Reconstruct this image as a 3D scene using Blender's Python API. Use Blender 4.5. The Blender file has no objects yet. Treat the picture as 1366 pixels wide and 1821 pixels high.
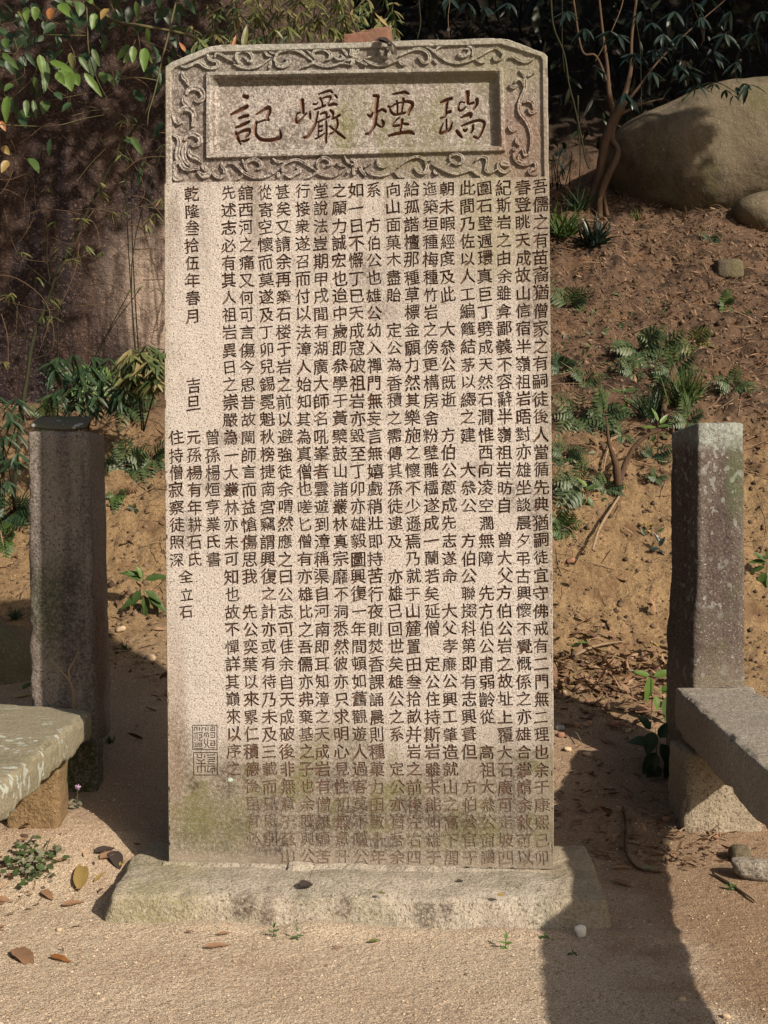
import bpy, math, random
import numpy as np
from mathutils import Vector, Matrix
from mathutils.geometry import delaunay_2d_cdt

scene = bpy.context.scene
COL = scene.collection
R = math.radians
rng = np.random.default_rng(11)
random.seed(5)

# ------------------------------------------------------------------ camera
F, CX, CY, EYE = 2300.0, 683.0, 910.5, 1.0
cam = bpy.data.cameras.new('camera')
cam.sensor_fit = 'VERTICAL'; cam.sensor_height = 36.0
cam.lens = 36.0 * F / 1821.0
cam.clip_start = 0.05; cam.clip_end = 400
camo = bpy.data.objects.new('camera', cam); COL.objects.link(camo)
camo.location = (0, 0, EYE); camo.rotation_euler = (R(90), 0, 0)
scene.camera = camo

# ------------------------------------------------------------------ light
SUN = Vector((0.95, -1.0, 0.87)).normalized()
EL = math.asin(SUN.z)
world = bpy.data.worlds.new('World'); scene.world = world; world.use_nodes = True
wn = world.node_tree; wn.nodes.clear()
sky = wn.nodes.new('ShaderNodeTexSky'); sky.sky_type = 'NISHITA'; sky.sun_disc = False
sky.sun_elevation = EL; sky.sun_rotation = math.atan2(SUN.x, SUN.y)
sky.dust_density = 4.0; sky.ozone_density = 0.6; sky.air_density = 1.2
bg = wn.nodes.new('ShaderNodeBackground'); bg.inputs[1].default_value = 0.055
wo = wn.nodes.new('ShaderNodeOutputWorld')
wn.links.new(sky.outputs[0], bg.inputs[0]); wn.links.new(bg.outputs[0], wo.inputs[0])
sl = bpy.data.lights.new('sun', 'SUN'); sl.energy = 4.3; sl.angle = R(0.9); sl.color = (1.0, 0.88, 0.735)
so = bpy.data.objects.new('sun', sl); COL.objects.link(so)
so.rotation_euler = (-SUN).to_track_quat('-Z', 'Y').to_euler(); so.location = (8, -9, 9)
vs = scene.view_settings
vs.view_transform = 'Standard'; vs.look = 'None'; vs.gamma = 1; vs.use_curve_mapping = False
vs.exposure = 0.6
scene.cycles.max_bounces = 5; scene.cycles.diffuse_bounces = 3
scene.cycles.use_denoising = True

# ------------------------------------------------------------------ numpy noise
def _h(ix, iy, iz, s):
    h = (ix.astype(np.int64) * 374761393 + iy.astype(np.int64) * 668265263 + iz.astype(np.int64) * 2147483647 + s * 1274126177) & 0xFFFFFFFF
    h = ((h ^ (h >> 13)) * 1274126177) & 0xFFFFFFFF
    h = ((h ^ (h >> 16)) * 668265263) & 0xFFFFFFFF
    return ((h ^ (h >> 15)) & 0xFFFFFF) / float(0xFFFFFF) * 2 - 1
def vnoise(P, s=0):
    P = np.asarray(P, float); i = np.floor(P); f = P - i; f = f * f * (3 - 2 * f)
    x, y, z = i[..., 0], i[..., 1], i[..., 2]; fx, fy, fz = f[..., 0], f[..., 1], f[..., 2]
    def L(a, b, t): return a + (b - a) * t
    c = [_h(x + a, y + b, z + d, s) for a in (0, 1) for b in (0, 1) for d in (0, 1)]
    return L(L(L(c[0], c[1], fz), L(c[2], c[3], fz), fy), L(L(c[4], c[5], fz), L(c[6], c[7], fz), fy), fx)
def fbm(P, o=4, s=0, g=0.5):
    P = np.asarray(P, float); r = 0; a = 1; t = 0
    for k in range(o):
        r = r + a * vnoise(P * (2 ** k) + 17.3 * k, s + k); t += a; a *= g
    return r / t
def sstep(a, b, x):
    t = np.clip((np.asarray(x, float) - a) / (b - a), 0, 1); return t * t * (3 - 2 * t)

# ------------------------------------------------------------------ mesh helpers
class MB:
    def __init__(self): self.v = []; self.f = {}; self.n = 0; self.a = []
    def add(self, v, faces, attr=None):
        v = np.asarray(v, float).reshape(-1, 3); f = np.asarray(faces, np.int64)
        self.v.append(v); self.f.setdefault(f.shape[1], []).append(f + self.n)
        self.n += len(v)
        self.a.append(np.zeros(len(v)) if attr is None else attr)
    def build(self, name, mat, parent=None, smooth=True, label=None, attr=None):
        me = bpy.data.meshes.new(name)
        V = np.concatenate(self.v) if self.v else np.zeros((0, 3))
        me.vertices.add(len(V)); me.vertices.foreach_set('co', V.astype(np.float32).ravel())
        idx = []; tot = []
        for k, fl in self.f.items():
            A = np.concatenate(fl); idx.append(A.ravel()); tot.append(np.full(len(A), k))
        idx = np.concatenate(idx); tot = np.concatenate(tot)
        me.loops.add(len(idx)); me.loops.foreach_set('vertex_index', idx.astype(np.int32))
        me.polygons.add(len(tot))
        st = np.concatenate([[0], np.cumsum(tot)[:-1]])
        me.polygons.foreach_set('loop_start', st.astype(np.int32))
        me.polygons.foreach_set('loop_total', tot.astype(np.int32))
        me.update(calc_edges=True); me.validate()
        me.polygons.foreach_set('use_smooth', np.full(len(me.polygons), smooth))
        if attr:
            at = me.attributes.new(attr, 'FLOAT', 'POINT')
            at.data.foreach_set('value', np.concatenate(self.a).astype(np.float32))
        me.materials.append(mat)
        o = bpy.data.objects.new(name, me); COL.objects.link(o)
        if parent is not None: o.parent = parent
        if label: o['label'] = label
        return o
def tag(o, label=None, cat=None, group=None, kind=None):
    if label: o['label'] = label
    if cat: o['category'] = cat
    if group: o['group'] = group
    if kind: o['kind'] = kind
    return o
def empty(name, loc=(0, 0, 0), rz=0):
    o = bpy.data.objects.new(name, None); COL.objects.link(o)
    o.location = loc; o.rotation_euler = (0, 0, rz); o.empty_display_size = 0.05
    return o
def Wp(px, py, d): return np.array([(px - CX) * d / F, d, EYE - (py - CY) * d / F])
def catmull(pts, n=8):
    P = np.asarray(pts, float)
    if len(P) < 3:
        t = np.linspace(0, 1, n + 1)[:, None]; return P[0] * (1 - t) + P[-1] * t
    Q = np.vstack([2 * P[0] - P[1], P, 2 * P[-1] - P[-2]]); out = []
    for i in range(1, len(Q) - 2):
        t = np.linspace(0, 1, n, endpoint=False)[:, None]
        a, b, c, d = Q[i - 1], Q[i], Q[i + 1], Q[i + 2]
        out.append(0.5 * ((2 * b) + (-a + c) * t + (2 * a - 5 * b + 4 * c - d) * t ** 2 + (-a + 3 * b - 3 * c + d) * t ** 3))
    out.append(P[-1:]); return np.vstack(out)
def tube(mb, pts, rad, ns=6, n=6, rough=0.0):
    """tapered tube along a smoothed path"""
    pr = np.column_stack([np.asarray(pts, float), np.interp(np.linspace(0, 1, len(pts)), np.linspace(0, 1, len(np.atleast_1d(rad))), np.atleast_1d(rad))])
    C = catmull(pr, n); P = C[:, :3]; r = np.maximum(C[:, 3], 1e-4)
    T = np.gradient(P, axis=0); T /= np.linalg.norm(T, axis=1)[:, None] + 1e-9
    ref = np.array([0.3, 1, 0.2]); A = np.cross(T, ref); A /= np.linalg.norm(A, axis=1)[:, None] + 1e-9
    B = np.cross(T, A); th = np.arange(ns) / ns * 2 * np.pi
    rr = r[:, None] * np.ones(ns)[None]
    V = P[:, None] + rr[..., None] * (np.cos(th)[None, :, None] * A[:, None] + np.sin(th)[None, :, None] * B[:, None])
    if rough:
        V = V + (V - P[:, None]) * (fbm(V * 1.2 / max(r.mean(), .01), 3)[..., None] * rough)
    m = len(P); V = V.reshape(-1, 3)
    i, j = np.meshgrid(np.arange(m - 1), np.arange(ns), indexing='ij'); j2 = (j + 1) % ns
    mb.add(V, np.stack([i * ns + j, i * ns + j2, (i + 1) * ns + j2, (i + 1) * ns + j], -1).reshape(-1, 4))
    c0 = mb.n; mb.add(P[[0, -1]], np.array([[0, 0, 1]])[:0].reshape(0, 3))
    b = c0 - m * ns
    cap = [[c0, b + (k + 1) % ns, b + k] for k in range(ns)] + [[c0 + 1, b + (m - 1) * ns + k, b + (m - 1) * ns + (k + 1) % ns] for k in range(ns)]
    mb.f.setdefault(3, []).append(np.array(cap))
# leaves ------------------------------------------------------------
_LV = np.array([[0, 0, 0], [.16, -.62, .10], [.16, 0, 0], [.16, .62, .10], [.42, -1, .16], [.42, 0, 0], [.42, 1, .16],
                [.72, -.72, .12], [.72, 0, 0], [.72, .72, .12], [1, 0, 0]])
_LF = np.array([[0, 1, 2], [0, 2, 3], [1, 4, 5], [1, 5, 2], [2, 5, 6], [2, 6, 3], [4, 7, 8], [4, 8, 5], [5, 8, 9], [5, 9, 6], [7, 10, 8], [8, 10, 9]])
def nrm(a):
    a = np.asarray(a, float); return a / (np.linalg.norm(a, axis=-1, keepdims=True) + 1e-9)
def leaves(mb, P, D, N, L, Wd, curl=0.25):
    P = np.atleast_2d(P); k = len(P); D = nrm(np.broadcast_to(D, (k, 3))); N = np.broadcast_to(N, (k, 3))
    S = nrm(np.cross(D, N)); U = np.cross(S, D)
    L = np.broadcast_to(L, (k,)).astype(float); Wd = np.broadcast_to(Wd, (k,)).astype(float); curl = np.broadcast_to(curl, (k,)).astype(float)
    t = _LV[:, 0]; s = _LV[:, 1]; h = _LV[:, 2]
    V = (P[:, None] + D[:, None] * (t[None] * L[:, None])[..., None]
         + S[:, None] * (s[None] * Wd[:, None] / 2)[..., None]
         + U[:, None] * (h[None] * Wd[:, None] - curl[:, None] * L[:, None] * t[None] ** 2)[..., None])
    n = len(_LV); Fc = (_LF[None] + (np.arange(k) * n)[:, None, None]).reshape(-1, 3)
    mb.add(V.reshape(-1, 3), Fc)
def randdir(k, up=0.0, spread=1.0, r=None):
    r = r or rng
    d = r.normal(size=(k, 3)) * spread; d[:, 2] += up; return nrm(d)

# rounded, rough block: dims, bevel, resolution; map(V)->V deforms it
def block(mb, size, res=0.02, bev=0.012, amp=0.004, nscale=14, seed=0, fn=None, chip=0.0):
    sx, sy, sz = size
    def face(u, v, w, su, sv, sw, sign, ax):
        nu = max(2, int(su / res)); nv = max(2, int(sv / res))
        a = np.linspace(-1, 1, nu + 1); b = np.linspace(-1, 1, nv + 1)
        A, B = np.meshgrid(a, b, indexing='ij')
        V = np.zeros(A.shape + (3,)); V[..., u] = A * su / 2; V[..., v] = B * sv / 2; V[..., w] = sign * sw / 2
        V = V.reshape(-1, 3)
        i, j = np.meshgrid(np.arange(nu), np.arange(nv), indexing='ij'); k = nv + 1
        q = np.stack([i * k + j, (i + 1) * k + j, (i + 1) * k + j + 1, i * k + j + 1], -1).reshape(-1, 4)
        return V, (q if sign * ax > 0 else q[:, ::-1])
    VV = []; FF = []; n = 0
    for (u, v, w, ax) in ((0, 1, 2, 1), (1, 2, 0, 1), (0, 2, 1, -1)):
        for sg in (1, -1):
            V, q = face(u, v, w, size[u], size[v], size[w], sg, ax); VV.append(V); FF.append(q + n); n += len(V)
    V = np.concatenate(VV); Fq = np.concatenate(FF)
    key = np.round(V / 1e-5).astype(np.int64); _, inv = np.unique(key, axis=0, return_inverse=True); inv = inv.ravel()
    U = np.zeros((inv.max() + 1, 3)); U[inv] = V; Fq = inv[Fq]
    h = np.array(size) / 2; c = np.clip(U, -(h - bev), h - bev); d = U - c
    ln = np.linalg.norm(d, axis=1, keepdims=True); nn = np.where(ln > 1e-6, d / (ln + 1e-9), 0)
    U2 = c + nn * np.minimum(ln, bev)
    N = nrm(U)
    N = np.where(ln > 1e-6, nn, 0)
    e = fbm(U * nscale + seed * 7.7, 5, seed) * amp
    if chip:
        edge = (np.sum(np.abs(np.abs(U) - h) < bev * 1.5, axis=1) >= 2).astype(float)
        e = e - edge * chip * np.clip(fbm(U * nscale * 1.4 + 33 + seed, 3, seed) + .25, 0, 1)
    U2 = U2 + N * e[:, None]
    if fn: U2 = fn(U2)
    mb.add(U2, Fq)

# ------------------------------------------------------------------ material helpers
class M:
    def __init__(s, name):
        s.m = bpy.data.materials.new(name); s.m.use_nodes = True; s.t = s.m.node_tree; s.t.nodes.clear()
        s.out = s.n('ShaderNodeOutputMaterial'); s.b = s.n('ShaderNodeBsdfPrincipled')
        s.l(s.b.outputs[0], s.out.inputs[0]); s.b.inputs['Roughness'].default_value = 0.9
        s.b.inputs['Specular IOR Level'].default_value = 0.25
        s.tc = s.n('ShaderNodeTexCoord').outputs['Object']
    def n(s, t): return s.t.nodes.new(t)
    def l(s, a, b): s.t.links.new(a, b)
    def put(s, sock, v):
        if isinstance(v, (int, float)): sock.default_value = v
        elif isinstance(v, tuple): sock.default_value = v if len(v) != 3 or sock.type == 'VECTOR' else v + (1,)
        else: s.l(v, sock)
    def map(s, sc=(1, 1, 1), loc=(0, 0, 0), src=None):
        m = s.n('ShaderNodeMapping'); s.l(src or s.tc, m.inputs[0]); m.inputs['Scale'].default_value = sc; m.inputs['Location'].default_value = loc
        return m.outputs[0]
    def noise(s, scale, det=3, rough=.55, vec=None, dist=0.0):
        n = s.n('ShaderNodeTexNoise'); s.l(vec or s.tc, n.inputs['Vector']); n.inputs['Scale'].default_value = scale
        n.inputs['Detail'].default_value = det; n.inputs['Roughness'].default_value = rough; n.inputs['Distortion'].default_value = dist
        return n.outputs[0]
    def vor(s, scale, vec=None, rnd=1.0):
        n = s.n('ShaderNodeTexVoronoi'); s.l(vec or s.tc, n.inputs['Vector']); n.inputs['Scale'].default_value = scale
        n.inputs['Randomness'].default_value = rnd; return n
    def ramp(s, f, a, b, lo=0.0, hi=1.0):
        n = s.n('ShaderNodeMapRange'); n.interpolation_type = 'SMOOTHSTEP'; s.put(n.inputs[0], f)
        n.inputs[1].default_value = a; n.inputs[2].default_value = b; n.inputs[3].default_value = lo; n.inputs[4].default_value = hi
        return n.outputs[0]
    def math(s, op, a, b=0.0):
        n = s.n('ShaderNodeMath'); n.operation = op; s.put(n.inputs[0], a); s.put(n.inputs[1], b); return n.outputs[0]
    def mix(s, f, a, b, mode='MIX'):
        n = s.n('ShaderNodeMix'); n.data_type = 'RGBA'; n.blend_type = mode; n.clamp_factor = True
        s.put(n.inputs[0], f); s.put(n.inputs[6], a); s.put(n.inputs[7], b); return n.outputs[2]
    def sep(s, v=None):
        n = s.n('ShaderNodeSeparateXYZ'); s.l(v or s.tc, n.inputs[0]); return n.outputs
    def blob(s, cx, cz, rx, rz, wob=.35, sc=6, axis=0, soft=.6):
        """soft mask round a place on the object, with an uneven edge"""
        S = s.sep(); x = s.math('DIVIDE', s.math('SUBTRACT', S[axis], cx), rx); z = s.math('DIVIDE', s.math('SUBTRACT', S[2], cz), rz)
        d = s.math('SQRT', s.math('ADD', s.math('MULTIPLY', x, x), s.math('MULTIPLY', z, z)))
        d = s.math('ADD', d, s.math('MULTIPLY', s.math('SUBTRACT', s.noise(sc, 4, .6), .5), wob * 3))
        return s.ramp(d, 1 - soft, 1 + soft * .4, 1, 0)
    def bump(s, h, dist, strength=1.0, prev=None):
        n = s.n('ShaderNodeBump'); s.l(h, n.inputs['Height']); n.inputs['Distance'].default_value = dist; n.inputs['Strength'].default_value = strength
        if prev: s.l(prev, n.inputs['Normal'])
        return n.outputs[0]
    def fin(s, col, nor=None, rough=None):
        s.put(s.b.inputs['Base Color'], col)
        if nor: s.l(nor, s.b.inputs['Normal'])
        if rough is not None: s.put(s.b.inputs['Roughness'], rough)
        return s.m

def leaf_mat(name, cols, rough=.45, trans=.25, spot=0.0):
    m = M(name); g = m.n('ShaderNodeNewGeometry'); r = g.outputs['Random Per Island']
    cr = m.n('ShaderNodeValToRGB'); m.l(r, cr.inputs[0]); e = cr.color_ramp
    while len(e.elements) < len(cols): e.elements.new(0.5)
    for i, c in enumerate(cols):
        e.elements[i].position = i / max(1, len(cols) - 1); e.elements[i].color = c + (1,)
    c = m.mix(m.ramp(m.noise(38, 3), .35, .7, 0, .5), cr.outputs[0], tuple(x * .55 for x in cols[0]))
    if spot: c = m.mix(m.ramp(m.noise(70, 2), .62, .70, 0, spot), c, (.16, .09, .03))
    m.put(m.b.inputs['Base Color'], c); m.b.inputs['Roughness'].default_value = rough; m.b.inputs['Specular IOR Level'].default_value = .4
    tr = m.n('ShaderNodeBsdfTranslucent'); m.put(tr.inputs[0], m.mix(.5, c, (.5, .6, .08), 'MULTIPLY'))
    ms = m.n('ShaderNodeMixShader'); ms.inputs[0].default_value = trans
    m.l(m.b.outputs[0], ms.inputs[1]); m.l(tr.outputs[0], ms.inputs[2]); m.l(ms.outputs[0], m.out.inputs[0])
    return m.m
LM = {
 'bright': leaf_mat('leaf_bright_green', [(.06, .125, .025), (.10, .18, .035), (.16, .22, .045)], spot=.6),
 'green': leaf_mat('leaf_green', [(.032, .068, .018), (.055, .105, .026), (.09, .13, .032)], spot=.4),
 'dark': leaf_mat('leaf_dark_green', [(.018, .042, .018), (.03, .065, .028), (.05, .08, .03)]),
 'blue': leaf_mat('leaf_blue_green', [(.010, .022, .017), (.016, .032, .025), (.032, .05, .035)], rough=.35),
 'fern': leaf_mat('fern_green', [(.035, .065, .026), (.06, .095, .036), (.11, .13, .05)]),
 'olive': leaf_mat('leaf_olive', [(.07, .09, .025), (.13, .14, .04), (.22, .18, .07)]),
 'bamboo': leaf_mat('bamboo_leaf', [(.05, .085, .03), (.09, .125, .04), (.19, .17, .07), (.30, .22, .10)]),
 'rot': leaf_mat('rotten_leaf', [(.022, .014, .012), (.045, .03, .024)], rough=.8, trans=0),
 'yellow': leaf_mat('leaf_yellowing', [(.27, .19, .06), (.33, .24, .09)], spot=.7),
 'orange': leaf_mat('leaf_orange', [(.30, .11, .035), (.36, .16, .05)], spot=.6),
 'dry': leaf_mat('dry_leaf_brown', [(.085, .045, .026), (.17, .09, .05), (.28, .165, .095), (.38, .26, .165)], rough=.7, trans=.1),
 'greyleaf': leaf_mat('dusty_leaf', [(.12, .13, .08), (.17, .17, .11), (.20, .19, .13)], rough=.8, trans=.1),
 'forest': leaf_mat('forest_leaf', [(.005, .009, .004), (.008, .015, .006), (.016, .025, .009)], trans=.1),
}
def bark(name, a, b):
    m = M(name); n1 = m.noise(30, 5, .65, m.map((1, 1, .25))); c = m.mix(n1, a, b)
    return m.fin(c, m.bump(n1, .006), .9)
FTW = bark('fine_twig', (.05, .03, .018), (.15, .10, .06)); BARK = bark('bark', (.028, .016, .010), (.12, .075, .045)); STEM = bark('green_stem', (.045, .045, .018), (.12, .10, .05)); TWIG = bark('dry_twig', (.12, .08, .05), (.33, .24, .15))
STEMD = bark('dark_stem', (.012, .013, .006), (.03, .03, .012))

# ------------------------------------------------------------------ ground
YS = np.array([-8, 3.1, 3.5, 3.9, 4.13, 4.7, 5.2, 5.8, 6.2, 7.2, 8.5, 9.5, 11, 14, 26, 40])
ZS = np.array([0, 0, .02, .07, .12, .30, .46, 1.03, 1.42, 2.08, 2.92, 3.5, 4.7, 8.5, 20, 30])
def gz(x, y):
    x = np.asarray(x, float); y = np.asarray(y, float)
    z = (np.interp(y - .12, YS, ZS) + np.interp(y, YS, ZS) + np.interp(y + .12, YS, ZS)) / 3
    z = z + .115 * sstep(-.45, -.85, x) * sstep(3.2, 3.62, y) * (1 - .5 * sstep(5, 6, y))
    P = np.stack([x, y, 0 * x], -1)
    fr_ = 3.115 - .0647 * (x + .69); z = z + (.010 + .010 * vnoise(P * [7, 0, 0] + 1, 6)) * np.exp(-((y - fr_) / .05) ** 2) * sstep(-.85, -.7, x) * sstep(.75, .55, x) + .004 * fbm(P * [4, 5, 1] + 3, 3, 41)
    a = .006 + .05 * sstep(4.6, 5.6, y) + .10 * sstep(6, 9, y)
    z = z + a * fbm(P * 1.7 + 5, 4, 3)
    z = z + (.0022 + .022 * sstep(4.3, 5.3, y)) * fbm(P * 17, 4, 9)
    z = z + .022 * sstep(4.9, 5.5, y) * np.abs(fbm(P * 34, 3, 29)) + .07 * sstep(5.4, 6.2, y) * np.abs(fbm(P * 6.5, 3, 59))
    z = z + (.0012 + .006 * sstep(4.6, 5.4, y)) * fbm(P * 60, 2, 19)
    return z
def ghit(px, py):
    d = np.linspace(2.2, 16, 1400); x = (px - CX) * d / F; z = EYE - (py - CY) * d / F
    s = z - gz(x, d); k = np.argmax(s < 0); return np.array([x[k], d[k], float(gz(x[k], d[k]))])
def axis(segs):
    out = []
    for a, b, st in segs: out.append(np.arange(a, b, st))
    out.append([segs[-1][1]]); return np.concatenate(out)
gx = axis([(-30, -8, 1.5), (-8, -3, .25), (-3, -2, .06), (-2, 2, .0125), (2, 3, .04), (3, 8, .25), (8, 30, 1.5)])
gy = axis([(-25, 0, 1.2), (0, 2.3, .08), (2.3, 4.2, .009), (4.2, 6.6, .014), (6.6, 9.5, .035), (9.5, 14, .12), (14, 40, 1.0)])
GX, GY = np.meshgrid(gx, gy, indexing='ij'); GZ = gz(GX, GY)
mb = MB(); k = len(gy)
i, j = np.meshgrid(np.arange(len(gx) - 1), np.arange(k - 1), indexing='ij')
mb.add(np.stack([GX, GY, GZ], -1).reshape(-1, 3), np.stack([i * k + j, (i + 1) * k + j, (i + 1) * k + j + 1, i * k + j + 1], -1).reshape(-1, 4))
m = M('sandy_soil'); S = m.sep()
g1 = m.noise(420, 2, .7); g2 = m.noise(170, 3, .7); g3 = m.noise(9, 5, .6); g4 = m.noise(1.8, 4, .6)
sand = m.mix(g3, (.435, .35, .25), (.55, .45, .335))
sand = m.mix(m.ramp(g1, .56, .70, 0, .7), sand, (.60, .50, .38)); sand = m.mix(m.ramp(g1, .48, .38, 0, .85), sand, (.15, .095, .055))
sand = m.mix(m.ramp(g2, .60, .68, 0, .6), sand, (.60, .49, .37)); sand = m.mix(m.ramp(g2, .41, .34, 0, .6), sand, (.21, .145, .095)); sand = m.mix(m.ramp(m.noise(2.3, 5, .65, m.map(loc=(4, 4, 4))), .47, .64, 0, .5), sand, (.33, .235, .16)); sand = m.mix(m.ramp(m.noise(260, 2, .8), .45, .39, 0, .9), sand, (.11, .07, .045)); sand = m.mix(m.ramp(m.noise(210, 2, .8, m.map(loc=(3, 7, 2))), .58, .64, 0, .8), sand, (.72, .64, .53))
gn = m.math('MULTIPLY', m.math('SUBTRACT', m.noise(5, 5, .65, m.map(loc=(6, 2, 9))), .5), .8)
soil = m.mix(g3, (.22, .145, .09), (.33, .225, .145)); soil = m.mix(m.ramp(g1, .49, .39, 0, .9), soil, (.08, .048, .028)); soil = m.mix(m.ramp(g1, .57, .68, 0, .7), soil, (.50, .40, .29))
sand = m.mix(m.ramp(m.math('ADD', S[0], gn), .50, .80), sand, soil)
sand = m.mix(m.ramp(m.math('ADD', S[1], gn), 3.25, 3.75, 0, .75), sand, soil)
och = m.mix(m.noise(14, 5, .65), (.13, .085, .044), (.29, .195, .10)); och = m.mix(m.ramp(m.noise(60, 4, .75), .47, .38, 0, .8), och, (.085, .05, .028)); och = m.mix(m.ramp(m.noise(130, 3, .75), .57, .66, 0, .7), och, (.46, .34, .20))
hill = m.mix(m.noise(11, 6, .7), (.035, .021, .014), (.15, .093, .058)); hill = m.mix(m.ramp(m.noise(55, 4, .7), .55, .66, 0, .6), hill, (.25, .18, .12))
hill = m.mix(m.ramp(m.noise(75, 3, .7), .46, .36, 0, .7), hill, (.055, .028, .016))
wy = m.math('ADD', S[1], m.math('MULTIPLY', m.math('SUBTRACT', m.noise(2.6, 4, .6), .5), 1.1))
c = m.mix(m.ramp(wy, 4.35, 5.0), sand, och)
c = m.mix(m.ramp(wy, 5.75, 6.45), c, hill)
c = m.mix(m.math('MULTIPLY', m.ramp(m.noise(4.5, 4, .65), .52, .66, 0, .75), m.ramp(S[1], 4.4, 5.4)), c, (.13, .075, .04))
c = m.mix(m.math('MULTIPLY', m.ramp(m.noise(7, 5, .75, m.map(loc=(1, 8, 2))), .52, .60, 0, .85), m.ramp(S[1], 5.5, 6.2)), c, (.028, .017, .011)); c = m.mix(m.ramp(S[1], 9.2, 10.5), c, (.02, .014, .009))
nb = m.bump(g1, .0022, .9); nb = m.bump(g2, .004, .8, nb); nb = m.bump(m.noise(45, 4, .65), .014, .8, nb)
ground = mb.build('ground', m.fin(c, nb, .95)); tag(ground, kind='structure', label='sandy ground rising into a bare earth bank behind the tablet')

# ------------------------------------------------------------------ the tablet
P0 = np.array([-.573, 3.372]); P1 = np.array([.4247, 3.289]); tv = (P1 - P0) / np.linalg.norm(P1 - P0)
nv2 = np.array([-tv[1], tv[0]]); PM = (P0 + P1) / 2; Z0 = .09; YAW = math.atan2(tv[1], tv[0])
def loc(px, py):
    """photo point -> (u, v) on the tablet's own front plane"""
    px = np.asarray(px, float); py = np.asarray(py, float)
    X = (px - CX) / F; d = (nv2 @ P0) / (nv2[0] * X + nv2[1])
    x = X * d; z = EYE - (py - CY) * d / F
    return (x - PM[0]) * tv[0] + (d - PM[1]) * tv[1], z - Z0
def L2(pts):
    p = np.asarray(pts, float); u, v = loc(p[..., 0], p[..., 1]); return np.stack([u, v], -1)
tab = empty('stone_tablet', (PM[0], PM[1], Z0), YAW)
tag(tab, 'tall weathered granite tablet carved with columns of Chinese characters', 'stone tablet')
OUT = L2([(300, 1533), (297, 1200), (292, 800), (293, 400), (292.5, 118), (303, 110), (371, 82), (392, 79), (640, 74), (700, 71), (888, 67), (904, 69), (968, 93), (974, 99), (977, 330), (981, 800), (985, 1300), (985, 1547), (640, 1541)])
uL = OUT[:, 0].min(); uR = OUT[:, 0].max()

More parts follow.
